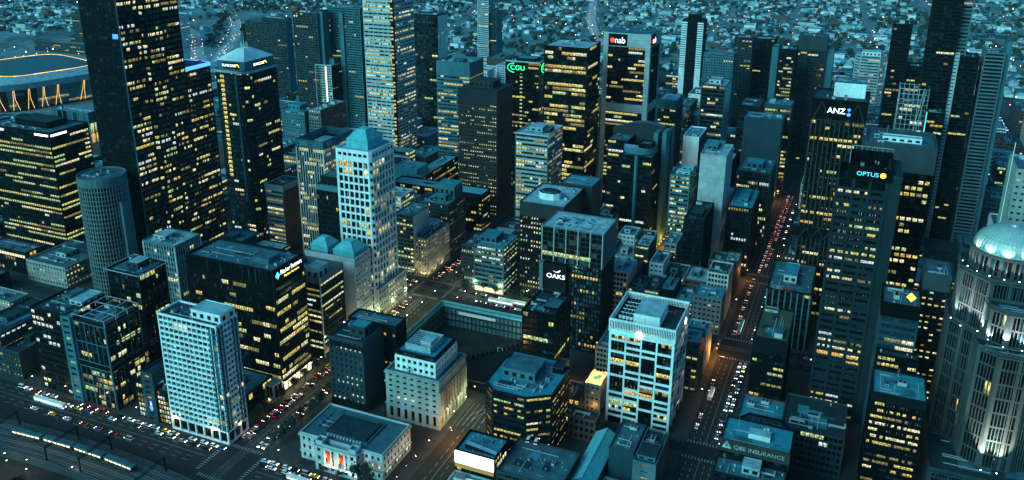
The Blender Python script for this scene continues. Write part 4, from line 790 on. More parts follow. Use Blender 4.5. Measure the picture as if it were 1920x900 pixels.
tower('office_block', 'finned office with one pale lit floor at the bend of the long street', 224, 420, 28, 44, 66, [st(fh=3.8, bay=1.6, pw=.5, po=.3, sill=.7, lit=.45, mix='p', fr='dark_conc', var=1)]*4, 175, top='roof_mid', units=5, plants=[(.2,.3,.7,.6,5,'teal_clad','roof_teal')])
tower('office_block', 'pale walled service block behind the windowless shaft', 160, 430, 14, 36, 88, [blank('white'), blank('dark_conc'), blank('white'), blank('white')], 176, top='roof_teal', units=3)
tower('office_block', 'grey block with teal roof huts behind the windowless shaft', 186, 420, 22, 30, 80, [blank('dark_conc')]*2+[ap]*2, 177, top='roof_teal', units=4, plants=[(.1,.1,.8,.7,5,'teal_clad','roof_teal')])
# ------------------------------------------------------------------ east of the long street
s = st(fh=3.85, bay=3.0, pw=.75, po=.25, sill=1.1, head=.4, rec=.45, lit=.5, mix='y', off='d', fr='black', pi='brown', run=.65, split=2)
t = tower('skyscraper', 'brown-black tower with triangular braces and a white and blue glowing sign', 291.3, 301.8, 34.5, 35, 146, s, 181, units=0, top='roof_dark')
b = MB(); b.prism(rect(35,35.5,-.25,-.25), 146, 160, 0, 1)
for k in range(3):
    x0 = 1+k*11.2
    for q in range(2): b.tube((x0 if q == 0 else x0+10.4, -.5, 146), (x0+5.2, -.5, 159), .55, .5, 4, 2)
    b.tube((x0,-.55,146.3),(x0+10.4,-.55,146.3),.4,.4,4,2)
b.ring(rect(36,36.5,-.7,-.7), rect(35,35.5,-.2,-.2), 159, 161, 0); b.build('braced_crown', ['black', 'roof_dark', 'brown'], t)
b = MB(); b.box(-.4,-.45,60,34.9,-.2,68)
for k in range(4):
    b.tube((1.5+k*8.2,-.7,60.4),(5.5+k*8.2,-.7,67.6),.45,.45,4,1); b.tube((9.5+k*8.2,-.7,60.4),(5.5+k*8.2,-.7,67.6),.45,.45,4,1)
b.build('brace_band', ['black', 'brown'], t)
sg = MB(); sg.box(9,-1.0,148.5,26,-.85,158); sg = sg.build('sign', ['black'], t); text('ANZ', sg, (15.4,-1.1,153.4), FS, 5.2, 'e_white', sx=1.05)
b = MB(); b.cyl(0,0,0,.2,1.0,1.0,10); o = b.build('emblem', ['e_blue'], sg); o.location = (23.4,-1.1,154.9); o.rotation_euler = (R(90),0,0)
b = MB()
for a in (-.9, 0, .9): b.tube((23.4,-1.1,150.8),(23.4+1.6*math.sin(a),-1.1,150.8+2.2*math.cos(a)),.7,.3,8)
b.build('emblem', ['e_blue'], sg); bay(t, 12, 14, 20, 16, 160, 170, blank('white'), 1, 'roof_pale'); scatter(t, 2, 2, 33, 13, 160, 5, 3)
s = st(fh=3.9, bay=9.2, pw=1.5, po=.3, sill=1.5, head=.35, rec=.7, lit=.42, mix='p', off='d', fr='night_clad', pi='night_clad', end=1.2, split=5, var=.6)
t = tower('office_tower', 'teal-grey concrete tower with a blank right flank and blue lettering on a black roof screen', 305.5, 172.1, 25.4, 34, 141, s, 182, units=0, top='roof_dark')
bay(t, 25.45, .4, 6.4, 33, 0, 150, blank('night_clad'), 1, 'roof_dark')
facade(t, rect(25.4,34), 141.1, 147, [st(fh=6, bay=9.2, pw=1.5, po=.3, sill=.3, head=.3, rec=.7, lit=0, fr='night_clad', end=1.2)]*4, 183, 'one')
b = MB(); b.ring(rect(22,34,5,-.5), rect(21.4,33,5.3,0), 147.1, 154.6); b.build('roof_screen', ['black'], t); scatter(t, 7, 4, 25, 32, 149, 6, 5)
b = MB()
for u in range(9): b.box(5+u*2.7,33,147,5.2+u*2.7,33.3,157); b.box(5,33-u*3.6,154.6,5.2,33.2-u*3.6,156.5)
b.box(5,33,156.5,27,33.2,156.8); b.build('roof_frame', ['pale_metal'], t)
text('OPTUS', t, (14.8,-.7,150.6), FS, 3.2, 'e_cyan', 'sign', sx=1.1); b = MB(); b.cyl(0,0,0,.2,1.5,1.5,14); o = b.build('emblem', ['e_gold'], t); o.location = (22.4,-.6,150.7); o.rotation_euler = (R(90),0,0)
b = MB()
for u in (0, 1, 2): b.face([(1.4+u*8,-.05,40.4),(7.6+u*8,-.05,40.4),(7.6+u*8,-.05,42.7),(1.4+u*8,-.05,42.7)], 0, [(u,0),(u+3,0),(u+3,1),(u,1)])
b.build('lit_floor', ['l_orange'], t)
s = st(fh=4.0, bay=3.4, pw=.9, po=.3, sill=1.1, head=.4, rec=.4, lit=.38, mix='y', off='d', fr='black', run=.4)
t = tower('skyscraper', 'dark finned tower with large yellow windows and a long white plant box on its roof', 331.7, 247.2, 38.8, 36, 132, s, 184, units=3, plants=[(.28,.4,.75,.62,3,'white','roof_pale')], cap=0, top='roof_mid')
b = MB(); b.ring(rect(40,37.2,-.6,-.6), rect(38.6,35.8,.1,.1), 132, 149)
b.build('blank_top', ['conc_panel_dark'], t); roof(t, rect(38.4,35.6,.2,.2), 147, 'roof_mid', 'dark_conc', .3); plant(t, 9, 12, 31, 18, 147, 3, 'white', 'roof_pale'); scatter(t, 2, 2, 36, 34, 147, 8, 4, avoid=[(9,12,31,18)])
s = st(fh=3.9, bay=2.7, pw=.2, po=.06, sill=1.1, head=.3, rec=.3, lit=.4, mix='p', off='b', fr='blue_clad', var=1)
t = tower('office_tower', 'dark office with white lit upper floors and a glowing yellow diamond on its crown', 328.6, 146, 18.4, 23, 90, s, 185, units=4, cap=7, capw='black')
b = MB(); b.face([(10.6,-.4,95.9),(13.3,-.4,93.4),(15.4,-.4,96.1),(12.7,-.4,98.6)], 0); b.face([(13.3,-.4,93.4),(15.4,-.4,96.1),(15.4,.3,96.1),(13.3,.3,93.4)], 1); b.build('sign', ['e_gold', 'cream'], t)
tower('office_tower', 'narrow black slab dotted with small square yellow windows', 344, 182, 13.4, 20, 95, st(fh=3.6, bay=3.2, pw=1.5, sill=1.3, head=.9, rec=.3, lit=.72, mix='p', fr='charcoal', run=.2), 186, units=1, cap=9, capw='conc_panel_dark', mode='pane')
s = st(fh=3.7, bay=5.6, pw=.3, po=.05, sill=1.4, head=.35, rec=.3, lit=.85, mix='y', off='d', fr='black', split=4)
t = tower('office_block', 'black office with messy yellow lit floors and a bright blue-teal roof', 335, 112.5, 24.8, 25, 56, s, 187, units=2, top='roof_teal', cap=4, capw='charcoal')
tower('office_block', 'shadowy block with two rows of lit windows just behind the blue-teal roof', 331, 138.2, 20, 7.4, 64, st(fh=3.6, bay=2.2, pw=.4, lit=.5, mix='p', fr='black'), 188, units=1, top='roof_dark')
tower('office_block', 'black block under a mossy grey flat roof beside the long street', 266, 158, 19, 42, 50, st(fh=3.7, bay=3, pw=.6, sill=1.3, lit=.22, mix='y', fr='black', var=1), 189, units=1, top='green_roof', cap=9, capw='charcoal', plants=[(.1,.86,.5,.96,1.2,'pale_conc','green_roof')])
s = st(fh=3.9, bay=4.0, pw=.9, po=.25, sill=.9, head=.6, rec=.5, lit=.2, mix='y', off='d', fr='charcoal', pi='teal_clad', end=.8)
t = tower('corner_office', 'ornate corner office with square white window frames and a red ringed roof sign', 272.5, 247, 28, 50, 41, [s, s, s, s], 190, units=2, top='roof_mid', plants=[(.32,.3,.62,.75,5,'pale_conc','roof_teal')], mode='pane')
text('ICBC', t, (6.5,-.2,43), FS, 3.4, 'pale_metal', 'sign'); b = MB()
for k in range(16):
    a0, a1 = 2*math.pi*k/16, 2*math.pi*(k+1)/16; b.tube((13.6+1.8*math.cos(a0),-.3,43+1.8*math.sin(a0)),(13.6+1.8*math.cos(a1),-.3,43+1.8*math.sin(a1)),.35,.35,4)
b.box(12.6,-.4,42.7,14.6,-.2,43.3); b.build('emblem', ['red_paint'], t)
t = tower('insurance_office', 'low dark office with a red-brown name band and white insurance lettering on its roof edge', 277.5, 60, 32, 22, 44, st(fh=3.6, bay=3, pw=.5, lit=.08, fr='charcoal'), 191, units=0, top='roof_teal')
b = MB(); b.box(0,-.6,40,32,-.1,46.6); sg = b.build('sign_band', ['brown'], t); text('QBE INSURANCE', sg, (18.2,-.75,43.2), FS, 2.9, 'pale_metal', sx=1.05)
b = MB()
for k in range(3):
    a0 = math.pi/2+2*math.pi*k/3; a1 = a0+2*math.pi/3
    for r in (2.3, 1.2): b.tube((3.4+r*math.cos(a0),-.75,43.2+r*math.sin(a0)),(3.4+r*math.cos(a1),-.75,43.2+r*math.sin(a1)),.26,.26,4)
    b.tube((3.4+.9*math.cos(a0),-.75,43.2+.9*math.sin(a0)),(3.4+2.3*math.cos(a0),-.75,43.2+2.3*math.sin(a0)),.26,.26,4)
b.build('emblem', ['pale_metal'], sg)
b = MB(); b.box(12,8,44.02,22,13.5,46.6,0,1); b.box(18,16,44.02,19,17,45.4,0); b.box(19.6,16.6,44.02,20.6,17.6,45.4,0); b.build('plant_room', ['white', 'roof_pale'], t); scatter(t, 1, 3, 7, 20, 44, 2, 6)
bay(t, -.5, -13.5, 32, 13.2, 0, 36, st(fh=3.6, bay=3, pw=.5, lit=.05, fr='charcoal'), 192, 'roof_mid', 'one'); plant(t, 12, -9, 20, -2, 36, 4, 'roof_pale', 'roof_pale'); scatter(t, 1, -12, 31, -1, 36, 7, 16, avoid=[(12,-9,20,-2)])
t = tower('office_block', 'dark domed-roof podium with twin white cooling units behind the insurance office', 276, 84, 28, 20, 34, st(fh=3.6, bay=3, pw=.5, lit=.1, fr='black'), 193, units=0, top='roof_dark', poly=[(0,0),(28,0),(28,12),(22,20),(6,20),(0,12)])
for x in (10, 16): put('cooling_tower', UNITS['cooling_tower'], t, (x,10,34), 0, 1.3)
scatter(t, 2, 2, 9, 12, 34, 2, 3); scatter(t, 20, 2, 27, 12, 34, 2, 3)
# domed tower at the right border
t = thing('domed_tower', 'floodlit stone tower with bay windows and a ribbed copper dome at the right border', 'building', 366, 168, .13)
ws = st(fh=7.6, bay=1.5, pw=.34, po=.2, sill=.5, head=.3, rec=.5, lit=.06, mix='p', off='d', fr='dark_stone', pi='dark_stone', end=1.6, big=5, bigw=1.5)
def octa(r, c=.42): return chamf(2*r, 2*r, r*c*1.4, -r, -r)
def tier(P, z0, z1, sd, fh, top='roof_dark', fr='dark_stone', lit=.06):
    facade(t, P, z0, z1, dict(ws, fh=fh, fr=fr, pi=fr, lit=lit), sd); roof(t, inset(P, -.5), z1, top, fr, 1.5)
    b = MB(); b.ring(inset(P, -.9), inset(P, .1), z1-1.4, z1-.5); b.build('cornice', [fr], t)
tier(octa(24), 0, 18, 195, 4.5, fr='dark_conc'); tier(octa(23), 18, 83, 196, 8.2); tier(octa(20.8), 83, 111, 197, 9.3)
b0 = [(-6,-34),(6,-34),(14,-29),(15,-22),(-15,-22),(-14,-29)]
tier([(-24,-50),(30,-50),(30,-17),(-24,-17)], 0, 17, 205, 4.5, fr='dark_conc')
tier([(x*1.12+5, y*1.15) for x, y in b0], 17.5, 81, 198, 8.2); tier([(x+6, y) for x, y in b0], 83, 101, 199, 9)
facade(t, circ(17.6, 20), 111, 121.5, st(fh=10, bay=2.6, pw=.6, po=.3, sill=.8, head=.8, rec=.6, lit=.04, fr='dark_stone', end=.8), 200)
b = MB(); b.ring(circ(18.6, 24), circ(16, 24), 120.8, 122.2); b.build('cornice', ['dark_stone'], t)
b = MB(); nR = 48
for k in range(9):
    a0, a1 = math.pi/2*k/9, math.pi/2*(k+1)/9; r0, r1 = 17*math.cos(a0), max(1.2, 17*math.cos(a1)); z0, z1 = 122+12*math.sin(a0), 122+12*math.sin(a1)
    for i in range(nR):
        t0, t1 = 2*math.pi*i/nR, 2*math.pi*(i+1)/nR; m = (t0*.16+t1*.84)
        g = lambda r, q, z, e=0: ((r+e)*math.cos(q), (r+e)*math.sin(q), z)
        b.face([g(r0,t0,z0),g(r0,m,z0),g(r1,m,z1),g(r1,t0,z1)], 0); b.face([g(r0,m,z0,.25),g(r0,t1,z0,.25),g(r1,t1,z1,.25),g(r1,m,z1,.25)], 1)
b.cyl(0,0,133.6,134.6,2.2,1.6,12,1); b.build('dome', ['dome', 'pale_metal'], t)
for i in range(9):
    a = -math.pi/2-1.45+i*.32; x, y = 20.6*math.cos(a), 20.6*math.sin(a); x2, y2 = 17.8*math.cos(a), 17.8*math.sin(a)
    spot(t, (x,y,112.8), (x2,y2,120), 6000, (.85,1,.9), 80); fitting(t, x, y, 113, r=.35)
for i in range(5):
    a = -math.pi/2-1.2+i*.5; spot(t, (20*math.cos(a),20*math.sin(a),123), (7*math.cos(a),7*math.sin(a),131), 3000, (.75,1,.9), 90)
for (x, y, tx, ty) in ((-22.4,-13,-20.2,-10),(-18.5,-20.5,-15.6,-17.6),(-11,-23.4,-9.5,-20.2),(-7,-31,-5,-27),(-1,-36.5,.5,-33),(7,-37,7,-33),(14,-36,13,-33),(21,-31,19,-28)):
    spot(t, (x,y,84.6), (tx,ty,97), 40000, (.92,1,.95), 75); fitting(t, x, y, 84.8, r=.35)
for x in (-1, 6): spot(t, (x,-44.5,20), (x,-39,40), 120000, (.95,1,.78), 58); fitting(t, x, -44.5, 20, r=.35)
FOOT.append((330, 128, 395, 196)); TALL.append((342, 146, 386, 190, 110))
tower('office_tower', 'pale gridded concrete tower with a tall white spire at the right border', 402, 206, 34, 30, 152, st(fh=3.7, bay=3, pw=1.6, sill=1.4, head=.9, rec=.3, lit=.06, fr='stone', mix='y'), 203, units=1)
t = thing('spire', 'slender white lit mast beside the pale concrete tower at the right border', 'mast', 364.5, 203.5, .13); b = MB(); b.tube((0,0,0),(0,0,168),.35,.2,6); b.build('pole', ['white'], t)
# dark towers, upper right
dk = dict(ap, fr='charcoal', lit=.09, mix='y', off='d')
flat('slim black tower with scattered yellow windows left of the highest dark tower', 322.8, 600, 17, 22, 174, dk, 211, 'roof_dark'); flat('black shoulder block right of the slim black tower', 340, 605, 16, 20, 134, dk, 212, 'roof_dark')
t = flat('highest dark apartment tower with pale balcony edges, cut by picture top', 354, 500, 22, 26, 216, dict(dk, lit=.05), 213, 'roof_dark'); bay(t, 22.2, 5, 8, 20, 0, 208, dict(ap, fr='conc', bay=8, lit=.02), 214, 'roof_mid', 'one')
t = flat('dark balcony tower with a pale left edge at the upper right', 373, 500, 15, 24, 163, dict(dk, lit=.04), 215, 'roof_dark'); bay(t, -4.2, 1, 4, 22, 0, 166, st(fh=3.1, bay=4, pw=.1, sill=1.5, rec=.5, lit=0, fr='pale_conc'), 216, 'roof_pale', 'one')
t = flat('striped balcony tower with a pale right edge at the upper right', 391, 500, 15, 24, 168, dict(ap, fr='conc', bay=15, lit=.03, off='d'), 217, 'roof_dark'); bay(t, 15.2, 4, 4, 20, 0, 178, blank('teal_clad'), 1, 'roof_teal')
t = flat('dark narrow tower with a teal lit corner below the highest dark tower', 352, 470, 14, 16, 120, dict(dk, lit=.08), 218, 'roof_dark'); b = MB(); b.box(-.3,-.3,30,.3,.3,121); b.build('corner_light', ['e_cyan'], t)
tower('scaffolded_tower', 'half-built tower wrapped in pale scaffolding behind the dark finned tower', 337, 482, 20, 18, 124, st(fh=3.6, bay=3, pw=.3, sill=.6, lit=.15, mix='w', fr='dark_conc'), 219, units=0, mode='one')
t = thing('scaffold', 'pale steel scaffold frame around the half-built tower', 'scaffold', 317, 482, .13); b = MB()
for i in range(7):
    u = -1.2+i*22.4/6
    for y in (-1.2, 19.2): b.box(u-.18,y-.18,60,u+.18,y+.18,138)
for k in range(18):
    z = 62+k*4.4
    for y in (-1.2, 19.2): b.box(-1.2,y-.1,z,21.2,y+.1,z+.3)
    for x in (-1.2, 21.2): b.box(x-.1,-1.2,z,x+.1,19.2,z+.3)
b.tube((12,-1.5,92),(17,-1.5,136),.35); b.tube((14,-1.5,92),(19,-1.5,136),.35); b.build('frame', ['pale_metal'], t)
flat('round-shouldered white office beyond the brace-crowned tower', 310, 900, 38, 26, 92, st(fh=3.8, bay=3, pw=.1, sill=1.9, rec=.4, lit=.2, mix='y', fr='pale_conc'), 220, 'roof_pale', poly=chamf(38, 26, 7), plants=[(.2,.2,.8,.8,5,'white','roof_pale')])
flat('far yellow-lit office with wide floors at the upper right', 372, 760, 30, 24, 112, st(fh=3.9, bay=3, pw=.2, sill=1.4, lit=.6, mix='y', fr='charcoal'), 221)
ORD0 = ['large', 'small', 'flat', 'long', 'far', 'near', 'round']
# ------------------------------------------------------------------ ground, streets, pit, railway
def project(x, y, z):
    v = Vector((x-CX, y-CY, z-CZ)); d = v.dot(_fw)
    if d < 1: return None
    return 960+F*v.dot(_r2)/d, PY-F*v.dot(_u2)/d
PIT = (17.5, 124.5, 96, 213)
def holed(name, x0, y0, x1, y1, z, mat, kind='structure'):
    b = MB(); a, c, d, e = PIT
    for r in ((x0,y0,x1,c),(x0,e,x1,y1),(x0,c,a,e),(d,c,x1,e)): b.face([(r[0],r[1],z),(r[2],r[1],z),(r[2],r[3],z),(r[0],r[3],z)])
    return tag(b.build(name, [mat]), kind=kind)
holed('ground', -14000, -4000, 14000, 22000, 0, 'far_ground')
holed('road', -560, -17, 760, 1180, .005, 'asphalt')
b = MB(); b.face([(-560,-300,.004),(760,-300,.004),(760,-17.2,.004),(-560,-17.2,.004)]); tag(b.build('riverside_ground', ['ground']), kind='structure')
XS = [(-700,-477),(-447,-246),(-216,-15),(15,216),(246,447),(477,678)]
YS = [(15,105),(116,216),(246,346),(356,447),(477,572),(582,678),(708,803),(813,909),(939,1035),(1045,1150)]
BLOCKS = []
for (x0, x1) in XS:
    for (y0, y1) in YS:
        if (x0, y0) == (15, 15): BLOCKS += [(15,15,90,105),(120,15,216,105)]
        elif (x0, y0) == (15, 116): BLOCKS += [(120,116,216,216)]
        else: BLOCKS.append((x0,y0,x1,y1))
b = MB()
for (x0, y0, x1, y1) in BLOCKS:
    m = lambda v: 4.5 if abs(v) in (15,216,246,447,477,678,708,909,939) else 1.3
    b.box(x0-(4.5 if x0 not in (120,) else 4), y0-m(y0), 0, x1+4.5, y1+m(y1), .13)
tag(b.build('pavement', ['paving']), kind='structure')
b = MB()
def dash(x0, y0, x1, y1, n, w=.16, gap=.5):
    for i in range(n):
        t0, t1 = i/n, (i+gap)/n
        if x0 == x1: b.face([(x0-w,y0+(y1-y0)*t0,.011),(x0+w,y0+(y1-y0)*t0,.011),(x0+w,y0+(y1-y0)*t1,.011),(x0-w,y0+(y1-y0)*t1,.011)])
        else: b.face([(x0+(x1-x0)*t0,y0-w,.011),(x0+(x1-x0)*t1,y0-w,.011),(x0+(x1-x0)*t1,y0+w,.011),(x0+(x1-x0)*t0,y0+w,.011)])
for sx in (-231, 0, 231, 462):
    for (y0, y1) in YS:
        if sx == 0 or y0 > 20 or True:
            for o in (-6.6, -3.3, 3.3, 6.6): dash(sx+o, y0+4, sx+o, y1-4, 16)
            dash(sx, y0+2, sx, y1-2, 1, .12, 1.0)
for o in (-3.4, 3.4): dash(105+o, 22, 105+o, 100, 12)
dash(105, 20, 105, 104, 1, .14, 1)
for sy in (0, 231, 462, 693):
    for (x0, x1) in XS:
        for o in (-6.6, -3.3, 3.3, 6.6): dash(x0+4, sy+o, x1-4, sy+o, 24)
        dash(x0+2, sy, x1-2, sy, 1, .12, 1.0)
for sx in (-231, 0, 231, 462):
    for sy in (0, 110.5, 231, 351, 462, 693):
        h = 10 if sy not in (110.5, 351) else 4
        for k in range(12):
            u = -9.6+k*1.75
            for s_ in (-1, 1):
                b.face([(sx+u-.35,sy+s_*(h+2.2),.012),(sx+u+.35,sy+s_*(h+2.2),.012),(sx+u+.35,sy+s_*(h+4.6),.012),(sx+u-.35,sy+s_*(h+4.6),.012)][::1 if s_ > 0 else -1])
        if h == 10:
            for k in range(12):
                u = -9.6+k*1.75
                for s_ in (-1, 1):
                    q = [(sx+s_*12.2,sy+u-.35,.012),(sx+s_*14.6,sy+u-.35,.012),(sx+s_*14.6,sy+u+.35,.012),(sx+s_*12.2,sy+u+.35,.012)]; b.face(q if s_ > 0 else q[::-1])
for (x, y0, y1) in ((96,78,104),(99,80,104),(102,84,104),(108,86,104)): dash(x, y0, x, y1, 1, .14, 1)
for k in range(14):
    a0, a1 = .1*k, .1*(k+1)
    for r in (18, 21.5): b.face([(120-r*math.cos(a0),86+r*math.sin(a0),.013),(120-(r-.3)*math.cos(a0),86+(r-.3)*math.sin(a0),.013),(120-(r-.3)*math.cos(a1),86+(r-.3)*math.sin(a1),.013),(120-r*math.cos(a1),86+r*math.sin(a1),.013)][::-1])
tag(b.build('lane_markings', ['paint']), kind='structure')
b = MB()
for x in (-2.4,-.9,.9,2.4): b.face([(x-.05,-14,.010),(x+.05,-14,.010),(x+.05,1150,.010),(x-.05,1150,.010)])
for y in (228.6,230.1,231.9,233.4): b.face([(-600,y-.05,.014),(700,y-.05,.014),(700,y+.05,.014),(-600,y+.05,.014)])
tag(b.build('tram_rails', ['pale_metal']), kind='structure')
# excavation with retaining walls
a, c, d, e = PIT; D_ = -17
b = MB(); b.face([(a,c,D_),(d,c,D_),(d,e,D_),(a,e,D_)]); tag(b.build('pit_ground', ['earth']), kind='structure')
t = thing('retaining_wall', 'teal braced retaining walls lining the big construction pit', 'retaining wall', a, c, 0); w_, h_ = d-a, e-c
b = MB()
b.face([(0,h_,D_),(w_,h_,D_),(w_,h_,.9),(0,h_,.9)], 0); b.face([(0,0,D_),(0,h_,D_),(0,h_,.9),(0,0,.9)], 0); b.face([(w_,h_,D_),(w_,0,D_),(w_,0,.9),(w_,h_,.9)], 0); b.face([(w_,0,D_),(0,0,D_),(0,0,.9),(w_,0,.9)], 0); b.build('wall', ['pit_wall'], t)
b = MB()
for k in range(24): u = 1+k*w_/24; b.box(u,h_-.6,D_,u+.5,h_-.02,.5)
for k in range(26): u = 1+k*h_/26; b.box(.02,u,D_,.6,u+.5,.5)
for z in (-2.2,-7.4,-12.4): b.box(0,h_-1.0,z,w_,h_-.05,z+.7); b.box(.05,0,z,1.0,h_,z+.7)
b.build('soldier_beam', ['dark_metal'], t)
b = MB(); b.box(0,h_-.9,-1.5,w_,h_-.65,.6); b.box(0,h_+.05,.9,w_,h_+.25,2.6); b.box(.65,0,-1.5,.9,h_,.6); b.box(-.25,0,.9,-.05,h_,2.6); b.build('hoarding', ['copper_teal'], t)
b = MB(); b.box(14,h_-1.3,-5.8,44,h_-1.05,-3.4); b.build('hoarding_panel', ['white'], t)
t = thing('site_deck', 'dark timber loading deck across the near corner of the construction pit', 'deck', 0, 0, 0)
b = MB(); b.prism([(52,124.6),(95.9,124.6),(95.9,178)], D_, .05, 0, 1); b.build('deck', ['conc_panel_dark', 'asphalt'], t)
b = MB()
for i in range(22):
    u = i/21; x, y = 52+43.9*u, 124.6+53.4*u; b.box(x-.9,y-.9,.05,x+.9,y+.9,2.2)
b.build('barrier', ['charcoal'], t)
rng = random.Random(8)
for i in range(7):
    x, y, r = rng.uniform(24,60), rng.uniform(140,205), rng.uniform(3,7); g = thing('soil_heap', f'{ORD0[i]} dark soil heap on the floor of the construction pit', 'soil heap', x, y, D_, 0, 'soil heaps in the pit'); b = MB(); n = 12
    P = [(r*math.cos(2*math.pi*k/n)*rng.uniform(.75,1.2), r*math.sin(2*math.pi*k/n)*rng.uniform(.75,1.2)) for k in range(n)]; h1 = r*.35
    for k in range(n):
        j = (k+1) % n; m1 = [(P[q][0]*.5+rng.uniform(-.3,.3), P[q][1]*.5, h1*rng.uniform(.6,.8)) for q in (k, j)]; m1 = [(P[k][0]*.5,P[k][1]*.5,h1*(.6+.2*((k*7)%3)/3)),(P[j][0]*.5,P[j][1]*.5,h1*(.6+.2*((j*7)%3)/3))]
        b.face([(*P[k],0),(*P[j],0),m1[1],m1[0]]); b.face([m1[0],m1[1],(0,0,h1)])
    b.build('heap', ['earth'], g)
# the round site hoarding at the lane
t = thing('site_fence', 'dark curved hoarding closing the street end beside the construction pit', 'fence', 105, 122, .01); b = MB()
pf = [(-21+42*i/16, -4.5-3.2*math.sin(math.pi*i/16)) for i in range(17)]
for i in range(16): b.face([(*pf[i],0),(*pf[i+1],0),(*pf[i+1],2.6),(*pf[i],2.6)]); b.face([(*pf[i+1],0),(*pf[i],0),(pf[i][0],pf[i][1],2.6),(pf[i+1][0],pf[i+1][1],2.6)])
b.build('panel', ['charcoal'], t)
def machine(x, y, z, rz, col, label):
    t = thing('excavator', label, 'excavator', x, y, z, rz)
    b = MB(); b.box(-1.5,-2,0,-.8,2,.9,0); b.box(.8,-2,0,1.5,2,.9,0); b.build('track', ['black'], t)
    b = MB(); b.box(-1.4,-2,.95,1.4,1.6,2.2,0); b.build('body', [col], t); b = MB(); b.box(-1.3,.2,2.2,-.1,1.6,3.4); b.build('cab', ['g_blind'], t)
    b = MB(); b.tube((.4,1.4,2),(.4,5,5.2),.35,.3); b.tube((.4,5,5.2),(.4,8,2.4),.28,.2); b.box(-.2,7.5,1.2,1,8.6,2.4); b.build('arm', [col], t)
machine(56, 160, D_, .6, 'teal_clad', 'pale teal excavator working in the construction pit'); machine(40, 150, D_, 2.2, 'orange', 'orange excavator near the deck of the construction pit')
t = thing('site_shed', 'white site cabin on the floor of the construction pit', 'cabin', 72, 190, D_); b = MB(); b.box(0,0,0,7,3,2.8,0,1); b.build('cabin', ['pale_conc', 'roof_pale'], t)
for i, (x, y) in enumerate(((70,150),(88,205))):
    g = thing('work_lamp', ['bright work lamp beside the near deck of the construction pit', 'bright work lamp under the far wall of the construction pit'][i], 'work lamp', x, y, D_); b = MB(); b.cyl(0,0,0,6,.1,.08,6,0); b.box(-.6,-.2,6,.6,.2,6.6,1); b.build('lamp', ['dark_metal', 'e_lamp_white'], g)
    l = bpy.data.lights.new('work_light', 'POINT'); l.energy = 2600; l.color = (.8,1,.75); o = bpy.data.objects.new('work_light', l); COL.objects.link(o); o.parent = g; o.location = (0,-.6,7)
# railway viaduct
def rail_y(x): return -29-.0016*(x+70)**2*.6
t = thing('rail_viaduct', 'dark railway viaduct with tracks curving along the lower left edge', 'viaduct', 0, 0, 0); b = MB(); N_ = 44; X0, X1 = -330, 130
for i in range(N_):
    xa, xb = X0+(X1-X0)*i/N_, X0+(X1-X0)*(i+1)/N_; ya, yb = rail_y(xa), rail_y(xb)
    b.face([(xa,ya-13,4.5),(xb,yb-13,4.5),(xb,yb+9.5,4.5),(xa,ya+9.5,4.5)], 1)
    for o in (9.5, -13): b.face([(xa,ya+o,0),(xb,yb+o,0),(xb,yb+o,5.6),(xa,ya+o,5.6)][::-1 if o > 0 else 1], 0); b.face([(xa,ya+o-.5*(1 if o>0 else -1),4.5),(xb,yb+o-.5*(1 if o>0 else -1),4.5),(xb,yb+o-.5*(1 if o>0 else -1),5.6),(xa,ya+o-.5*(1 if o>0 else -1),5.6)][::1 if o > 0 else -1], 0); b.face([(xa,ya+o,5.6),(xb,yb+o,5.6),(xb,yb+o-.5*(1 if o>0 else -1),5.6),(xa,ya+o-.5*(1 if o>0 else -1),5.6)][::-1 if o > 0 else 1], 0)
b.build('deck', ['dark_conc', 'ballast'], t); b = MB()
for o in (-10.2,-5.2,-.2,4.8):
    for g in (-.72,.72):
        for i in range(N_):
            xa, xb = X0+(X1-X0)*i/N_, X0+(X1-X0)*(i+1)/N_; ya, yb = rail_y(xa)+o+g, rail_y(xb)+o+g
            b.face([(xa,ya-.08,4.62),(xb,yb-.08,4.62),(xb,yb+.08,4.62),(xa,ya+.08,4.62)])
b.build('rail', ['pale_metal'], t)
for i, x in enumerate((-128, -86, -62, -22, 20)):
    y = rail_y(x); g = thing('overhead_gantry', ['dark steel rail gantry nearest the left border', 'dark steel rail gantry left of the train', 'dark steel rail gantry at the front of the train', 'dark steel rail gantry below the white hotel', 'dark steel rail gantry at the street junction'][i], 'gantry', x, y, 4.5, 0, 'gantries over the railway')
    b = MB(); b.box(-.3,-12,0,.3,-11.3,8.4); b.box(-.3,8,0,.3,8.7,8.4); b.build('mast', ['black'], g)
    b = MB(); b.box(-.2,-12,8.4,.2,8.7,8.7); b.box(-.2,-12,7.2,.2,8.7,7.4)
    for k in range(10): b.tube((0,-11.5+k*2,7.3),(0,-10.5+k*2,8.5),.08); b.tube((0,-10.5+k*2,8.5),(0,-9.5+k*2,7.3),.08)
    b.build('beam', ['black'], g)
def carriage():
    t = thing('train_carriage', 'x', 'train', 0, 0, 0)
    b = MB(); b.prism([(-10.6,-1.45),(10.6,-1.45),(10.6,1.45),(-10.6,1.45)], 1.0, 3.7, 0); b.prism(rect(21.2,2.9,-10.6,-1.45), 3.7, 4.2, 1, scale=.94); b.build('body', ['dark_metal', 'roof_mid'], t)
    for sx in (-1, 1):
        b = MB()
        for k in range(6): x = -9.4+k*3.2; q = [(x,sx*1.5,2.3),(x+2.6,sx*1.5,2.3),(x+2.6,sx*1.5,3.3),(x,sx*1.5,3.3)]; b.face(q if sx < 0 else q[::-1], 0, [(k*3,0),(k*3+1,0),(k*3+1,.6),(k*3,.6)])
        b.build('window_row', ['l_strip'], t)
    b = MB()
    for x in (-7.5,-5.5,5.5,7.5): b.box(x-.45,-1.2,.1,x+.45,1.2,1.0)
    b.build('bogie', ['black'], t); return t
cp = carriage()
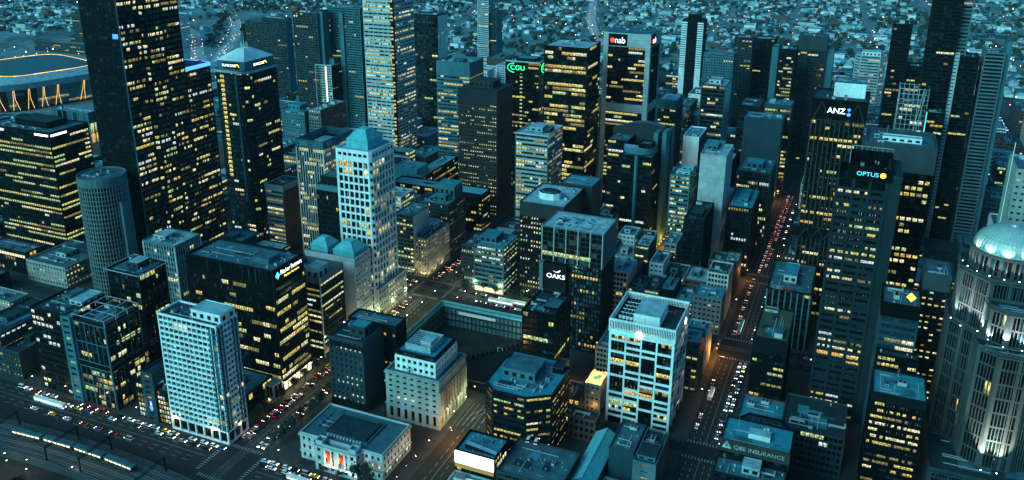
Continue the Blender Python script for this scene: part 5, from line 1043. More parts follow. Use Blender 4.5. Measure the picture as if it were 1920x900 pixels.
for i in range(4):
    x = -112+i*22; y = rail_y(x)-.2; c = cp if i == 0 else copy_tree(cp); dy = (rail_y(x+1)-rail_y(x-1))/2
    c.location = (x, y, 4.62); c.rotation_euler = (0, 0, math.atan(dy)); c['label'] = ['first carriage of the lit train at the left border', 'second carriage of the lit train behind the first gantry', 'third carriage of the lit train below the dark offices', 'last carriage of the lit train nearest the white hotel'][i]; c['group'] = 'carriages of the lit commuter train'
# ------------------------------------------------------------------ cars
def make_car(kind, paint):
    t = thing('parked_car', 'x', 'car', 0, 0, 0); L, Wd = (4.5, .9) if kind != 'van' else (5.2, 1.0)
    b = MB(); h = L/2
    prof = [(-h,.35),(-h,.95),(-h*.9,1.02),(h*.45,1.0),(h*.92,.82),(h,.62),(h,.35)]
    def ext(pr, w0, w1, m):
        n = len(pr)
        for i in range(n-1):
            p, q = pr[i], pr[i+1]; b.face([(p[0],-w0,p[1]),(p[0],w0,p[1]),(q[0],w0,q[1]),(q[0],-w0,q[1])], m)
        b.face([(p[0],-w0,p[1]) for p in pr][::-1], m); b.face([(p[0],w0,p[1]) for p in pr], m)
    ext(prof, Wd, Wd, 0)
    top = [(-h*.82,1.0),(-h*.62,1.46),(h*.05,1.48),(h*.42,1.0)] if kind == 'car' else ([(-h*.97,1.0),(-h*.9,1.6),(h*.1,1.6),(h*.45,1.0)] if kind == 'wagon' else [(-h*.98,1.0),(-h*.97,2.1),(h*.42,2.1),(h*.7,1.0)])
    xs = [p[0] for p in top]; b.face([(top[1][0],-Wd*.78,top[1][1]+.02),(top[2][0],-Wd*.78,top[2][1]+.02),(top[2][0],Wd*.78,top[2][1]+.02),(top[1][0],Wd*.78,top[1][1]+.02)], 0)
    for x in (-h*.6, h*.58):
        for y in (-Wd, Wd-.22): 
            n = 10
            for i in range(n):
                a0, a1 = 2*math.pi*i/n, 2*math.pi*(i+1)/n; b.face([(x+.33*math.cos(a0),y-.02,.33+.33*math.sin(a0)),(x+.33*math.cos(a1),y-.02,.33+.33*math.sin(a1)),(x+.33*math.cos(a1),y+.24,.33+.33*math.sin(a1)),(x+.33*math.cos(a0),y+.24,.33+.33*math.sin(a0))][::-1], 1)
            b.face([(x+.33*math.cos(2*math.pi*i/n),y-.02,.33+.33*math.sin(2*math.pi*i/n)) for i in range(n)], 1)
    if paint == 'e_gold_paint': b.box(-.2,-.5,1.5,.2,.5,1.7,2)
    b.build('body', [paint, 'black', 'e_warm'], t)
    b = MB(); n = len(top)
    for i in range(n-1):
        p, q = top[i], top[i+1]
        w0 = Wd*.92 if p[1] < 1.2 else Wd*.78; w1 = Wd*.92 if q[1] < 1.2 else Wd*.78
        b.face([(p[0],-w0,p[1]),(p[0],w0,p[1]),(q[0],w1,q[1]),(q[0],-w1,q[1])][::-1] if False else [(p[0],w0,p[1]),(p[0],-w0,p[1]),(q[0],-w1,q[1]),(q[0],w1,q[1])])
    for sy in (-1, 1): b.face([(p[0], sy*(Wd*.92 if p[1] < 1.2 else Wd*.78), p[1]) for p in (top if sy < 0 else top[::-1])])
    b.build('window', ['g_dark'], t)
    for sy in (-1, 1):
        b = MB(); b.box(h-.08, sy*Wd*.72-.18, .55, h+.05, sy*Wd*.72+.18, .82); b.build('headlight', ['e_head'], t)
        b = MB(); b.box(-h-.05, sy*Wd*.78-.16, .62, -h+.06, sy*Wd*.78+.16, .9); b.build('taillight', ['e_red'], t)
    return t
surf('car_white', (.72,.74,.75), rough=.25, var=.05, spec=.5); surf('car_silver', (.38,.4,.42), rough=.25, var=.05, spec=.5); surf('car_black', (.012,.013,.015), rough=.2, var=.1, spec=.5)
surf('car_red', (.30,.02,.02), rough=.25, var=.05, spec=.5); surf('car_blue', (.04,.10,.25), rough=.25, var=.05, spec=.5); surf('e_gold_paint', (.65,.45,.03), rough=.3, var=.05, spec=.5)
PROTO = {}
CARN = {'car_white': 'white', 'car_silver': 'silver', 'car_black': 'black', 'car_red': 'red', 'car_blue': 'dark blue', 'e_gold_paint': 'yellow'}
ORD = 'first second third fourth fifth sixth seventh eighth ninth tenth eleventh twelfth thirteenth fourteenth fifteenth sixteenth seventeenth eighteenth nineteenth twentieth twenty-first twenty-second twenty-third twenty-fourth twenty-fifth twenty-sixth twenty-seventh twenty-eighth twenty-ninth thirtieth'.split()
used = set(); crng = random.Random(77)
def place_car(x, y, rz, where, idx, col=None, kind=None, z=.012):
    col = col or crng.choice(['car_white','car_white','car_silver','car_silver','car_black','car_black','car_red','car_blue','e_gold_paint' if crng.random() < .5 else 'car_white'])
    kind = kind or crng.choice(['car','car','wagon','wagon','van' if crng.random() < .3 else 'car'])
    k = (col, kind)
    if k not in PROTO: PROTO[k] = make_car(kind, col); c = PROTO[k]
    else: c = copy_tree(PROTO[k])
    c.location = (x, y, z); c.rotation_euler = (0, 0, rz+crng.uniform(-.03,.03))
    nm = {'car': 'sedan', 'wagon': 'hatchback', 'van': 'van'}[kind]
    if col == 'e_gold_paint' and kind == 'car': nm = 'taxi'
    c['label'] = f"{CARN[col]} {nm}, {ORD[idx]} along {where}"; c['group'] = 'cars queueing in the city streets'; c['category'] = 'van' if kind == 'van' else 'car'
    return c
def queue(x0, y0, x1, y1, n, rz, where, skip=0.0):
    k = 0
    for i in range(n):
        t_ = (i+crng.uniform(-.18,.18))/max(1, n-1)
        if crng.random() < skip: continue
        place_car(x0+(x1-x0)*t_, y0+(y1-y0)*t_, rz, where, k); k += 1
E_, N2, W_, S_ = 0, math.pi/2, math.pi, -math.pi/2
queue(-168, 8.4, -12, 8.4, 24, E_, 'the kerb lane under the dark offices', .15)
queue(-150, 5.0, -20, 5.0, 16, E_, 'the middle lane past the white hotel', .35)
queue(-165, -5.2, -40, -5.2, 11, W_, 'the lane beside the railway viaduct', .3)
queue(16, 8.6, 62, 8.6, 8, E_, 'the kerb lane in front of the museum', .05)
queue(17, 5.0, 60, 5.0, 7, E_, 'the middle lane in front of the museum', .2)
queue(-8.2, 22, -8.2, 104, 14, N2, 'the kerb lane beside the black glass office', .15)
queue(-4.9, 24, -4.9, 102, 12, N2, 'the second lane beside the black glass office', .25)
queue(8.4, 104, 8.4, 18, 15, S_, 'the kerb lane west of the museum', .1)
queue(5.0, 102, 5.0, 20, 13, S_, 'the second lane west of the museum', .25)
queue(-8.2, 128, -8.2, 210, 11, N2, 'the kerb lane beside the white tower podium', .15)
queue(-4.9, 170, -4.9, 212, 7, N2, 'the second lane beside the white tower podium', .1)
queue(-5.5, 250, -5.5, 330, 10, N2, 'the lane beside the flood-lit stone corner', .05); queue(-2.2, 256, -2.2, 320, 7, N2, 'the inner lane beside the flood-lit stone corner', .2)
queue(7.5, 330, 7.5, 250, 8, S_, 'the lane coming toward the lit corner', .2)
queue(24, 236.6, 92, 236.6, 9, E_, 'the street lane under the teal banded office', .15); queue(90, 224.8, 26, 224.8, 9, W_, 'the street lane at the pit hoarding', .1)
queue(-60, 237, -18, 237, 5, E_, 'the wide street left of the lit corner', .2)
queue(223.5, 130, 223.5, 212, 7, N2, 'the dark street beside the bright white tower', .3)
queue(239, 212, 239, 122, 14, S_, 'the headlight queue opposite the bright white tower', 0); queue(236, 210, 236, 126, 12, S_, 'the inner headlight queue opposite the bright white tower', .1)
queue(226, 252, 226, 345, 8, N2, 'the dark street past the ornate corner office', .35); queue(239, 345, 239, 252, 8, S_, 'the parked row by the ornate corner office', .3)
queue(228, 366, 231, 560, 20, N2, 'the red tail-light queue up the long street', 0); queue(231.5, 366, 234.5, 560, 17, N2, 'the inner tail-light queue up the long street', .1)
queue(239.5, 520, 238.5, 370, 9, S_, 'the parked row across the long street', .2)
queue(112, 30, 112, 60, 2, S_, 'the side street beside the museum', 0); queue(260, 231+5, 330, 231+5, 5, E_, 'the cross street behind the blank-flanked tower', .2)
queue(470, 800, 466, 1080, 16, S_, 'the far bright avenue at the upper right', 0)
for x, c_ in ((147, 'car_white'), (151.5, 'car_white')): place_car(x, 62.5, N2+.05, f'the rooftop deck {"left" if x < 150 else "right"} of the pair', 0, c_, 'van', 15.15)
def long_vehicle(name, label, cat, col, x, y, rz, L=14, roofm='white'):
    t = thing(name, label, cat, x, y, .012, rz); b = MB(); b.prism(rect(L,2.5,-L/2,-1.25), .35, 2.9, 0); b.prism(rect(L,2.5,-L/2,-1.25), 2.9, 3.25, 1, scale=.93); b.build('body', [col, roofm], t)
    for sy in (-1, 1):
        b = MB(); q = [(-L/2+.6,sy*1.28,1.5),(L/2-.6,sy*1.28,1.5),(L/2-.6,sy*1.28,2.5),(-L/2+.6,sy*1.28,2.5)]; b.face(q if sy < 0 else q[::-1], 0, [(0,0),(9,0),(9,.8),(0,.8)]); b.build('window', ['l_strip'], t)
        b = MB(); b.box(-L/2-.06,sy*.9-.18,.8,-L/2,sy*.9+.18,1.2); b.build('taillight', ['e_red'], t); b = MB(); b.box(L/2,sy*.9-.18,.7,L/2+.06,sy*.9+.18,1); b.build('headlight', ['e_head'], t)
    b = MB()
    for x in (-L*.3, L*.3):
        for y in (-1.3, 1.05): b.box(x-.45,y,0,x+.45,y+.25,.9)
    b.build('wheel', ['black'], t)
    return t
long_vehicle('bus', 'red bus with lit windows waiting in front of the museum', 'bus', 'red_paint', 43, 1.6, 0, 14)
long_vehicle('bus', 'white-roofed bus driving up the dark street beside the bright white tower', 'bus', 'car_silver', 225, 168, N2, 12)
long_vehicle('tram', 'pale teal tram stopped on the dark street above the orange lamp', 'tram', 'teal_clad', 228.5, 262, N2, 20, 'roof_teal')
long_vehicle('tram', 'white tram on the wide street at the pit hoarding', 'tram', 'white', 58, 229.4, W_, 20); long_vehicle('tram', 'pale tram under the teal banded office', 'tram', 'pale_conc', 66, 232.6, 0, 22)
long_vehicle('tram', 'long white tram at the left border beside the riverside offices', 'tram', 'white', -136, 2.0, 0, 24)
# ------------------------------------------------------------------ street lamps
def lamp_proto(mat, col, e):
    t = thing('street_lamp', 'x', 'street lamp', 0, 0, 0); b = MB(); b.cyl(0,0,0,8.2,.11,.07,6); b.tube((0,0,8.1),(1.6,0,8.6),.06,.05,5); b.build('pole', ['dark_metal'], t)
    b = MB(); b.box(1.2,-.22,8.5,2.1,.22,8.75,0); b.cyl(1.65,0,8.2,8.5,.3,.24,8,1); b.build('lamp_head', ['dark_metal', mat], t)
    if e:
        l = bpy.data.lights.new('lamp_light', 'POINT'); l.energy = e; l.color = col; l.shadow_soft_size = .35; o = bpy.data.objects.new('lamp_light', l); COL.objects.link(o); o.parent = t; o.location = (1.65,0,7.9)
    return t
LP = {'warm': lamp_proto('e_lamp', (1,.72,.34), 520), 'pale': lamp_proto('e_lamp_white', (.85,.95,.50), 1500), 'amber': lamp_proto('e_amber', (1,.42,.08), 3000), 'far': lamp_proto('e_amber', None, 0), 'farw': lamp_proto('e_lamp', None, 0)}
lused = set(); lnum = {}
def lamp(kind, x, y, rz, where, z=.13, e=1.0):
    c = LP[kind] if kind not in lused else copy_tree(LP[kind]); lused.add(kind); c.location = (x, y, z); c.rotation_euler = (0, 0, rz)
    k = lnum.get(where, 0); lnum[where] = k+1
    hue = {'warm': 'warm', 'pale': 'pale green-white', 'amber': 'orange', 'far': 'orange', 'farw': 'warm'}[kind]
    c['label'] = f"{hue} street lamp, {ORD[k] if k < 30 else 'farther'} along {where}" if kind not in ('far', 'farw') else f"tiny {hue} street lamp among the far suburban roofs"
    c['group'] = 'street lamps of the city streets' if kind not in ('far', 'farw') else f'far {hue} suburb lamps'; return c
for i, y in enumerate((22, 48, 74, 100)): lamp('warm', -12.6, y, 0, 'the avenue beside the black glass office'); lamp('warm' if i % 2 else 'pale', 12.6, y+6, math.pi, 'the avenue west of the museum')
for i, y in enumerate((124, 146, 168, 190, 210)): lamp('pale', -12.6, y, 0, 'the avenue beside the white tower'); lamp('pale', 12.6, y+4, math.pi, 'the avenue at the pit edge')
for y in (216, 250, 275, 300, 325): lamp('pale' if y < 260 else 'warm', 12.6 if y != 216 else -12.6, y, math.pi if y != 216 else 0, 'the avenue past the lit corner')
for x in (30, 52, 74, 96): lamp('pale', x, 243, -N2, 'the wide street under the teal banded office')
for x in (-70, -45, -22): lamp('warm', x, 243, -N2, 'the wide street left of the lit corner')
for x in (-160, -132, -104, -76, -48, -20, 24, 56): lamp('warm', x, 12.4, -N2, 'the riverside street')
lamp('amber', 102, 62, 2.3, 'the side street corner by the stone office'); lamp('amber', 98, 66, -.6, 'the side street corner by the stone office')
for y in (80, 96, 108): lamp('pale', 92.2, y, 0, 'the side street beside the stone office'); lamp('pale', 117.6, y+4, math.pi, 'the side street beside the eight-sided office')
for y in (35, 50): lamp('warm', 92.2, y, 0, 'the side street beside the museum')
for y in (212, 218): lamp('amber', 218.5, y, .3, 'the dark street corner behind the bright white tower')
for y in (160, 290, 346, 455, 545): lamp('amber' if y in (346, 545) else 'warm', 219 if y < 360 else 220, y, 0, 'the long street at right')
for y in (262, 410, 520): lamp('warm', 243.4, y, math.pi, 'the far side of the long street at right')
for i in range(8): lamp('amber', 139.5+i*.6, 345-0+i*6.2, .2, 'the lane right of the curved-crown complex')
for i, (x, y) in enumerate(((-122,-58),(-108,-50),(-100,-54),(-90,-48),(-84,-52),(-118,-72),(-128,-66),(-66,-44),(-44,-60))): lamp('warm', x, y, i, 'the dark riverside park paths', .005)
# park and street trees
def tree_mesh(seed, h, bare):
    rng = random.Random(seed); tb = MB(); cb = MB(); tips = []
    def grow(p, d, L, r, lv):
        q = p+d*L; tb.tube(p, q, r, r*.66, 5 if lv < 2 else 3)
        if lv >= (4 if bare else 3): tips.append(q); return
        for k in range(3 if lv < 2 else 2):
            nd = (d+Vector((rng.uniform(-1,1),rng.uniform(-1,1),rng.uniform(-.15,.7)))*.75).normalized(); grow(q, nd, L*rng.uniform(.62,.82), r*.62, lv+1)
            if lv >= 1: tips.append(q)
    grow(Vector((0,0,0)), Vector((0,0,1)), h*.3, h*.026, 0)
    for q in tips:
        for k in range(11 if bare else 26):
            c = q+Vector((rng.gauss(0,1),rng.gauss(0,1),rng.gauss(0,.8)))*h*(.05 if bare else .085); s_ = h*rng.uniform(.012,.024)*(1 if bare else 1.5)
            u = Vector((rng.uniform(-1,1),rng.uniform(-1,1),rng.uniform(-1,1))).normalized(); w = u.orthogonal().normalized(); cb.face([c-u*s_-w*s_, c+u*s_-w*s_*.6, c+u*s_*.7+w*s_, c-u*s_+w*s_*.8], rng.randint(0,1))
    return tb.mesh('trunk', ['bark']), cb.mesh('crown', ['foliage', 'foliage2'])
TM = [tree_mesh(1, 13, True), tree_mesh(2, 12, True), tree_mesh(3, 11, False), tree_mesh(4, 12, False), tree_mesh(5, 9, False)]
tn = {}
def tree(k, x, y, where, s=1.0, z=.13, group='street trees'):
    t = thing('tree', 'x', 'tree', x, y, z, (x*7+y*3) % 6.28, group); put('trunk', TM[k][0], t, (0,0,0), 0, s); put('crown', TM[k][1], t, (0,0,0), 0, s)
    i = tn.get(where, 0); tn[where] = i+1; t['label'] = f"{'bare winter' if k < 2 else 'dark leafy'} tree, {ORD[i]} along {where}" if where else 'small dark tree between the far suburban houses'
for i, y in enumerate((20, 28, 37, 46, 55, 64, 76, 86, 97)): tree(2 if i % 3 else 1, 13.2, y, 'the pavement west of the museum', .95)
for i, y in enumerate((20, 30, 40, 50, 60, 72, 84, 95)): tree(3 if i % 2 else 2, -12.4, y, 'the pavement beside the black glass office', .8)
for x, y in ((74, 12), (80, 9)): tree(0, x, y, 'the museum corner', 1.25)
for x in (38, 50, 60): tree(4, x, 12.6, 'the museum forecourt', .6)
for i, y in enumerate((24, 40, 56)): tree(1, 117.5, y, 'the side street kerb opposite the museum', .9)
for x in (26, 38, 48, 60, 70, 82): tree(0 if x % 4 else 2, x, 241.6, 'the wide street under the teal banded office', .75)
for i in range(9): tree((2,3,4,1)[i % 4], -150+i*14, -62-(i*37 % 23), 'the dark riverside park', 1, .004)
for i, y in enumerate((130, 176, 190)): tree(2, -12.8, y, 'the pavement beside the white tiled block', .6)
# ------------------------------------------------------------------ low roofs in the foreground
t = tower('billboard_building', 'low flat building carrying a glowing white billboard on its street front', 141, 31.5, 22, 18, 21.5, st(fh=4, bay=3, pw=.4, lit=.12, fr='black'), 301, top='roof_teal', units=0, cat='building')
b = MB(); b.box(.2,-.9,15.2,21.6,-.1,21.9); sg = b.build('billboard', ['e_billboard'], t); text('R. SMITH', sg, (10.8,-1.0,18.8), FS, 2.4, 'l_dim', sx=1.2)
b = MB(); b.box(.2,-.85,12.6,21.6,-.1,15.1); b.build('lower_panel', ['l_yellow'], t); b = MB(); n = 8
for i in range(n): x0, x1 = 4+17*i/n, 4+17*(i+1)/n; z0, z1 = 24.6-2.2*(i/n)**1.4, 24.6-2.2*((i+1)/n)**1.4; b.face([(x0,3.2,z0),(x1,3.2,z1),(x1,6,z1),(x0,6,z0)], 0); b.face([(x0,3.2,21.5),(x1,3.2,21.5),(x1,3.2,z1),(x0,3.2,z0)], 1); b.face([(x1,6,21.5),(x0,6,21.5),(x0,6,z0),(x1,6,z1)], 1)
b.build('curved_screen', ['roof_pale', 'charcoal'], t); scatter(t, 3, 8, 21, 17, 21.5, 7, 4, kinds=('vent','skylight','vent'), lo=.5, hi=.8)
b = MB()
for i in range(5): b.face([(22.03,3+i*2.4,14),(22.03,4.8+i*2.4,14),(22.03,4.8+i*2.4,17.6),(22.03,3+i*2.4,17.6)], 0, [(i,0),(i+1,0),(i+1,1),(i,1)])
b.build('side_window', ['l_pale'], t)
t = tower('parking_building', 'broad grey rooftop parking deck with two white vans and scattered roof vents', 176, 32, 34.5, 29.5, 15, st(fh=3, bay=4, pw=.6, sill=1.1, lit=.1, fr='dark_conc'), 302, top='roof_mid', units=0)
scatter(t, 2, 2, 33, 28, 15, 22, 12, kinds=('vent','skylight','vent','air_handler','skylight'), lo=.4, hi=.65)
tower('low_building', 'pale low roof with a white hut in the bottom foreground beneath the glowing billboard', 141, 14, 22, 17, 9, blank('pale_conc'), 303, top='roof_teal', units=2, plants=[(.45,.3,.62,.6,3.4,'white','cream')])
t = thing('gabled_hall', 'long hall with a bright teal gabled metal roof in the foreground', 'building', 176.5, 46, .13); b = MB(); Lh, wh = 44, 11.5
b.face([(0,0,0),(wh,0,0),(wh,0,11),(wh/2,0,14.5),(0,0,11)], 1); b.face([(wh,Lh,0),(0,Lh,0),(0,Lh,11),(wh/2,Lh,14.5),(wh,Lh,11)], 1); b.face([(wh,0,0),(wh,Lh,0),(wh,Lh,11),(wh,0,11)], 1); b.face([(0,Lh,0),(0,0,0),(0,0,11),(0,Lh,11)], 1); b.build('wall', ['copper_teal', 'conc'], t)
b = MB(); b.face([(-.6,-.6,10.7),(wh/2,-.6,14.6),(wh/2,Lh+.6,14.6),(-.6,Lh+.6,10.7)][::-1]); b.face([(wh+.6,-.6,10.7),(wh+.6,Lh+.6,10.7),(wh/2,Lh+.6,14.6),(wh/2,-.6,14.6)])
for k in range(22): y = -.4+k*2.1; b.tube((-.6,y,10.8),(wh/2,y,14.7),.07); b.tube((wh+.6,y,10.8),(wh/2,y,14.7),.07)
b.box(wh/2-.3,-.6,14.55,wh/2+.3,Lh+.6,14.85); b.build('roof', ['copper_teal'], t); FOOT.append((175, 44, 190, 92))
t = tower('low_building', 'blank teal-walled low block between the gabled hall and the bright white tower', 203, 66, 13, 26, 20, blank('blue_clad'), 304, top='roof_mid', units=2)
tower('low_building', 'blank grey low block with one lit slot at the foot of the bright white tower', 215.5, 62, 11.6, 30, 19, [st(fh=4, bay=11, pw=4.4, sill=2.6, head=.6, rec=.3, lit=.5, mix='p', fr='conc', end=4)]+[blank('conc')]*3, 305, top='roof_dark', units=2, plants=[(.1,.1,.9,.5,2.4,'teal_clad','roof_dark')])
tower('low_building', 'narrow old low block with dark roof beside the gabled hall', 174, 94, 40, 10, 13, st(fh=4, bay=3, pw=1.2, lit=.2, fr='brick_brown'), 306, top='roof_dark', units=3)
tower('low_building', 'low red-roofed shop row between the eight-sided office and the golden-roofed house', 157.5, 117, 14, 24, 9, st(fh=4, bay=3, pw=1, lit=.5, mix='o', fr='brick_brown'), 307, top='tile_red', units=1)
# gardens / roofs at lower right
tower('low_building', 'low dark block with white sail strips at the bottom right', 330, 66, 34, 20, 16, st(fh=4, bay=3, pw=.6, lit=.05, fr='black'), 308, top='roof_dark', units=3)
for i, yy in enumerate((68, 72.5)):
    s_ = thing('shade_sail', ['lower white sail strip on the dark roof at the bottom right', 'upper white sail strip on the dark roof at the bottom right'][i], 'shade sail', 300, yy, 16.2); b = MB()
    for k in range(6): b.face([(k*1.3,.6*math.sin(k),1.5),(k*1.3+1.3,.6*math.sin(k+1),1.5),(k*1.3+1.3,3.6-k*.3,2.6),(k*1.3,3.9-k*.3,2.6)])
    b.build('canvas', ['white'], s_)
    for (x, y) in ((0,0),(7.8,0),(0,3.9),(7.8,2.2)):
        b = MB(); b.cyl(x,y,-.1,2.7,.08,.08,5); b.build('mast', ['dark_metal'], s_)
tower('low_building', 'low blue-grey roof with a pale slit wall near the bottom right corner', 380, 82, 38, 28, 14, [blank('conc_panel_dark')]*4, 309, top='roof_teal', units=5)
# ------------------------------------------------------------------ infill blocks of the street grid
irng = random.Random(2024)
WALLS = [('charcoal','charcoal'),('dark_conc','dark grey'),('conc','grey'),('stone','stone'),('pale_conc','pale grey'),('brick_brown','brown brick'),('cream','cream'),('teal_clad','teal'),('brown','brown'),('white','white'),('blue_clad','blue-grey')]
ROOFS = [('roof_teal','teal'),('roof_mid','grey'),('roof_dark','dark'),('roof_pale','pale')]
REG = []
for o in list(COL.objects):
    if o.parent is None and o.get('label') and o.type == 'EMPTY' and o.name.split('.')[0] in ('hotel_tower','office_block','office_tower','skyscraper','stone_office','museum','corner_office','apartment_tower','slab_block','domed_tower','insurance_office'):
        REG.append((o.location.x+15, o.location.y+15, o['label']))
seenl = {}
def short(l):
    w = l.replace(',', '').split(); return ' '.join(w[:5]) if len(w) > 5 else l
def near(x, y):
    return min(REG, key=lambda r: (r[0]-x)**2+(r[1]-y)**2)
DIRS = [('left of','right of'),('in front of','behind')]
REFN = {}
def refname(l):
    if l not in REFN:
        w = l.replace(',', '').split(); cut = len(w)
        for i, x in enumerate(w):
            if i > 2 and x in ('with','in','beside','behind','at','of','on','left','right','under','above','between','its','and','cut','joined','standing','tucked','facing','by','from','directly','nearest','leftmost','half','the'): cut = i; break
        REFN[l] = ' '.join(w[:min(cut, 6)])
    return REFN[l]
for r in REG: refname(r[2])
_c = {}
for l, n_ in REFN.items(): _c[n_] = _c.get(n_, 0)+1
REG = [r for r in REG if _c[REFN[r[2]]] == 1]
def hgt(x, y):
    if x < -231 and y < 216: return (7, 14)
    if 120 <= x <= 216 and y < 116: return (7, 13)
    if 120 <= x <= 216 and y < 216: return (16, 26) if x < 185 else (24, 34)
    if 120 <= x <= 216 and y < 346: return (20, 36)
    if 246 <= x < 330 and y < 116: return (10, 18)
    if x > 246 and y < 216: return (12, 24)
    if x > 246 and y < 460: return (16, 34)
    if x < -15 and y < 246: return (10, 30)
    if y < 480: return (14, 34)
    if x > 246: return (18, 46)
    if y < 700: return (14, 40)
    return (12, 42)
nin = 0
def seen(x, y, z):
    p = project(x, y, z)
    if not p or p[0] < -10 or p[0] > 1930 or p[1] < -10 or p[1] > 910: return False
    for (a, c, d, e, h) in TALL:
        t0, t1 = 0.0, .999; ok = True
        for o, dd, lo, hi in ((CX, x-CX, a, d), (CY, y-CY, c, e), (CZ, z-CZ, 0, h)):
            if abs(dd) < 1e-9: continue
            u, v = (lo-o)/dd, (hi-o)/dd
            if u > v: u, v = v, u
            t0, t1 = max(t0, u), min(t1, v)
            if t0 >= t1: ok = False; break
        if ok: return False
    return True
def hidden(b, h):
    return not any(seen(b[0]+(b[2]-b[0])*u, b[1]+(b[3]-b[1])*v, z) for u, v in ((.02,.02),(.5,.02),(.98,.02),(.98,.5),(.98,.98),(.5,.5),(.02,.98),(.5,.98)) for z in ((h+.1,) if v > .02 else (h+.1, h*.6, h*.2)))
def infill(x0, y0, x1, y1):
    global nin
    far = y0 > 700; fine = x1 == 216 and y0 in (116, 246); rows = max(1, round((y1-y0)/(52 if far else 24 if fine else 38))); dy = (y1-y0)/rows
    for r_ in range(rows):
        x = x0
        while x < x1-8:
            w = min(irng.uniform(24, 44) if far else irng.uniform(9, 17) if fine else irng.uniform(14, 32), x1-x); 
            if x1-(x+w) < 9: w = x1-x
            d = dy-irng.choice((0, 0, 3, 6)); yy = y0+r_*dy; xa, xb = x+.15, x+w-.15
            if irng.random() < .07: x += w; continue
            box = [xa, yy, xb, yy+d]
            for tr in range(4):
                hit = [f for f in FOOT if not (box[2] < f[0] or box[0] > f[2] or box[3] < f[1] or box[1] > f[3])]
                if not hit: break
                f = hit[0]; opts = [(f[0]-box[0],'x1',f[0]),(box[2]-f[2],'x0',f[2]),(f[1]-box[1],'y1',f[1]),(box[3]-f[3],'y0',f[3])]
                o_ = max(opts); 
                if o_[0] < 6: box = None; break
                box[{'x0':0,'y0':1,'x1':2,'y1':3}[o_[1]]] = o_[2]
            else: box = None
            x += w
            if not box or box[2]-box[0] < 6 or box[3]-box[1] < 6: continue
            cx, cy = (box[0]+box[2])/2, (box[1]+box[3])/2; lo, hi = hgt(cx, cy); h = irng.uniform(lo, hi)
            p = project(cx, cy, h)
            if not p or p[0] < -60 or p[0] > 1980 or p[1] < -40 or p[1] > 985: continue
            if hidden(box, h): continue
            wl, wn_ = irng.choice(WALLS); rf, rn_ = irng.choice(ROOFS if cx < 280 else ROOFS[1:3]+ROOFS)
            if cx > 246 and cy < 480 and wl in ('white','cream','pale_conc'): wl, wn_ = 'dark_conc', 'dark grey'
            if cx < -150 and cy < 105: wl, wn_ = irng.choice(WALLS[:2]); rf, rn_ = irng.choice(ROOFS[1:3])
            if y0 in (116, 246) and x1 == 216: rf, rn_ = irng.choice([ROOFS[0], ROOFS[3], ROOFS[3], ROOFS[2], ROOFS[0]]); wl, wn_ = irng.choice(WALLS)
            kind = irng.randrange(4); lt = irng.choice((.06,.12,.25,.4,.55)); mx = irng.choice('ypggow'); 
            s = [dict(fh=3.6,bay=3.0,pw=1.4,sill=1.2,head=.8), dict(fh=3.6,bay=3.2,pw=.15,po=.03,sill=1.4,head=.3), dict(fh=3.7,bay=2.4,pw=.5,po=.2,sill=.9,head=.3), dict(fh=4,bay=3.6,pw=1.0,sill=1.5,head=.8)][kind]
            s = st(lit=lt, mix=mx, fr=wl, rec=.35, off=irng.choice('ddb'), **s); bl = blank(wl)
            sty = [s, bl if irng.random() < .4 else s, s, bl if irng.random() < .3 else s]
            W_2, D_2 = box[2]-box[0], box[3]-box[1]; q = near(cx, cy); rel = ''
            dx, dyy = cx-q[0], cy-q[1]; rel = ('right of' if dx > 0 else 'left of') if abs(dx) > abs(dyy) else ('behind' if dyy > 0 else 'in front of')
            style_n = ['punched-window', 'ribbon-window', 'finned', 'plain'][kind]
            size = 'low' if h < 16 else ('mid-height' if h < 27 else 'taller')
            pl_ = irng.random() < .6; base = f"{size} {wn_} {style_n} building with {rn_} roof{' hut' if pl_ else ''} {rel} the {refname(q[2])}"
            k = seenl.get(base, 0); seenl[base] = k+1
            if k: base = f"{ORD[k]} {base}"
            base = ' '.join(base.split()[:16])
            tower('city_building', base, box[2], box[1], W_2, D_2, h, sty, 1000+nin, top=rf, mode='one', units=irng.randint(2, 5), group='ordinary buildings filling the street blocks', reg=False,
                  plants=[(.25,.3,.6,.65,irng.uniform(2.5,4.5),irng.choice((wl,'teal_clad','roof_mid')),rf)] if pl_ and W_2 > 9 and D_2 > 9 else ())
            nin += 1; TALL.append((box[0], box[1], box[2], box[3], h*.93))
for (x0, y0, x1, y1) in BLOCKS:
    if (x0, y0) in ((15,15),) or y0 > 1040: continue
    if x0 == -700 and y1 > 100: continue
    if (x0, y0) == (15, 116): continue
    infill(x0, y0, x1, y1)
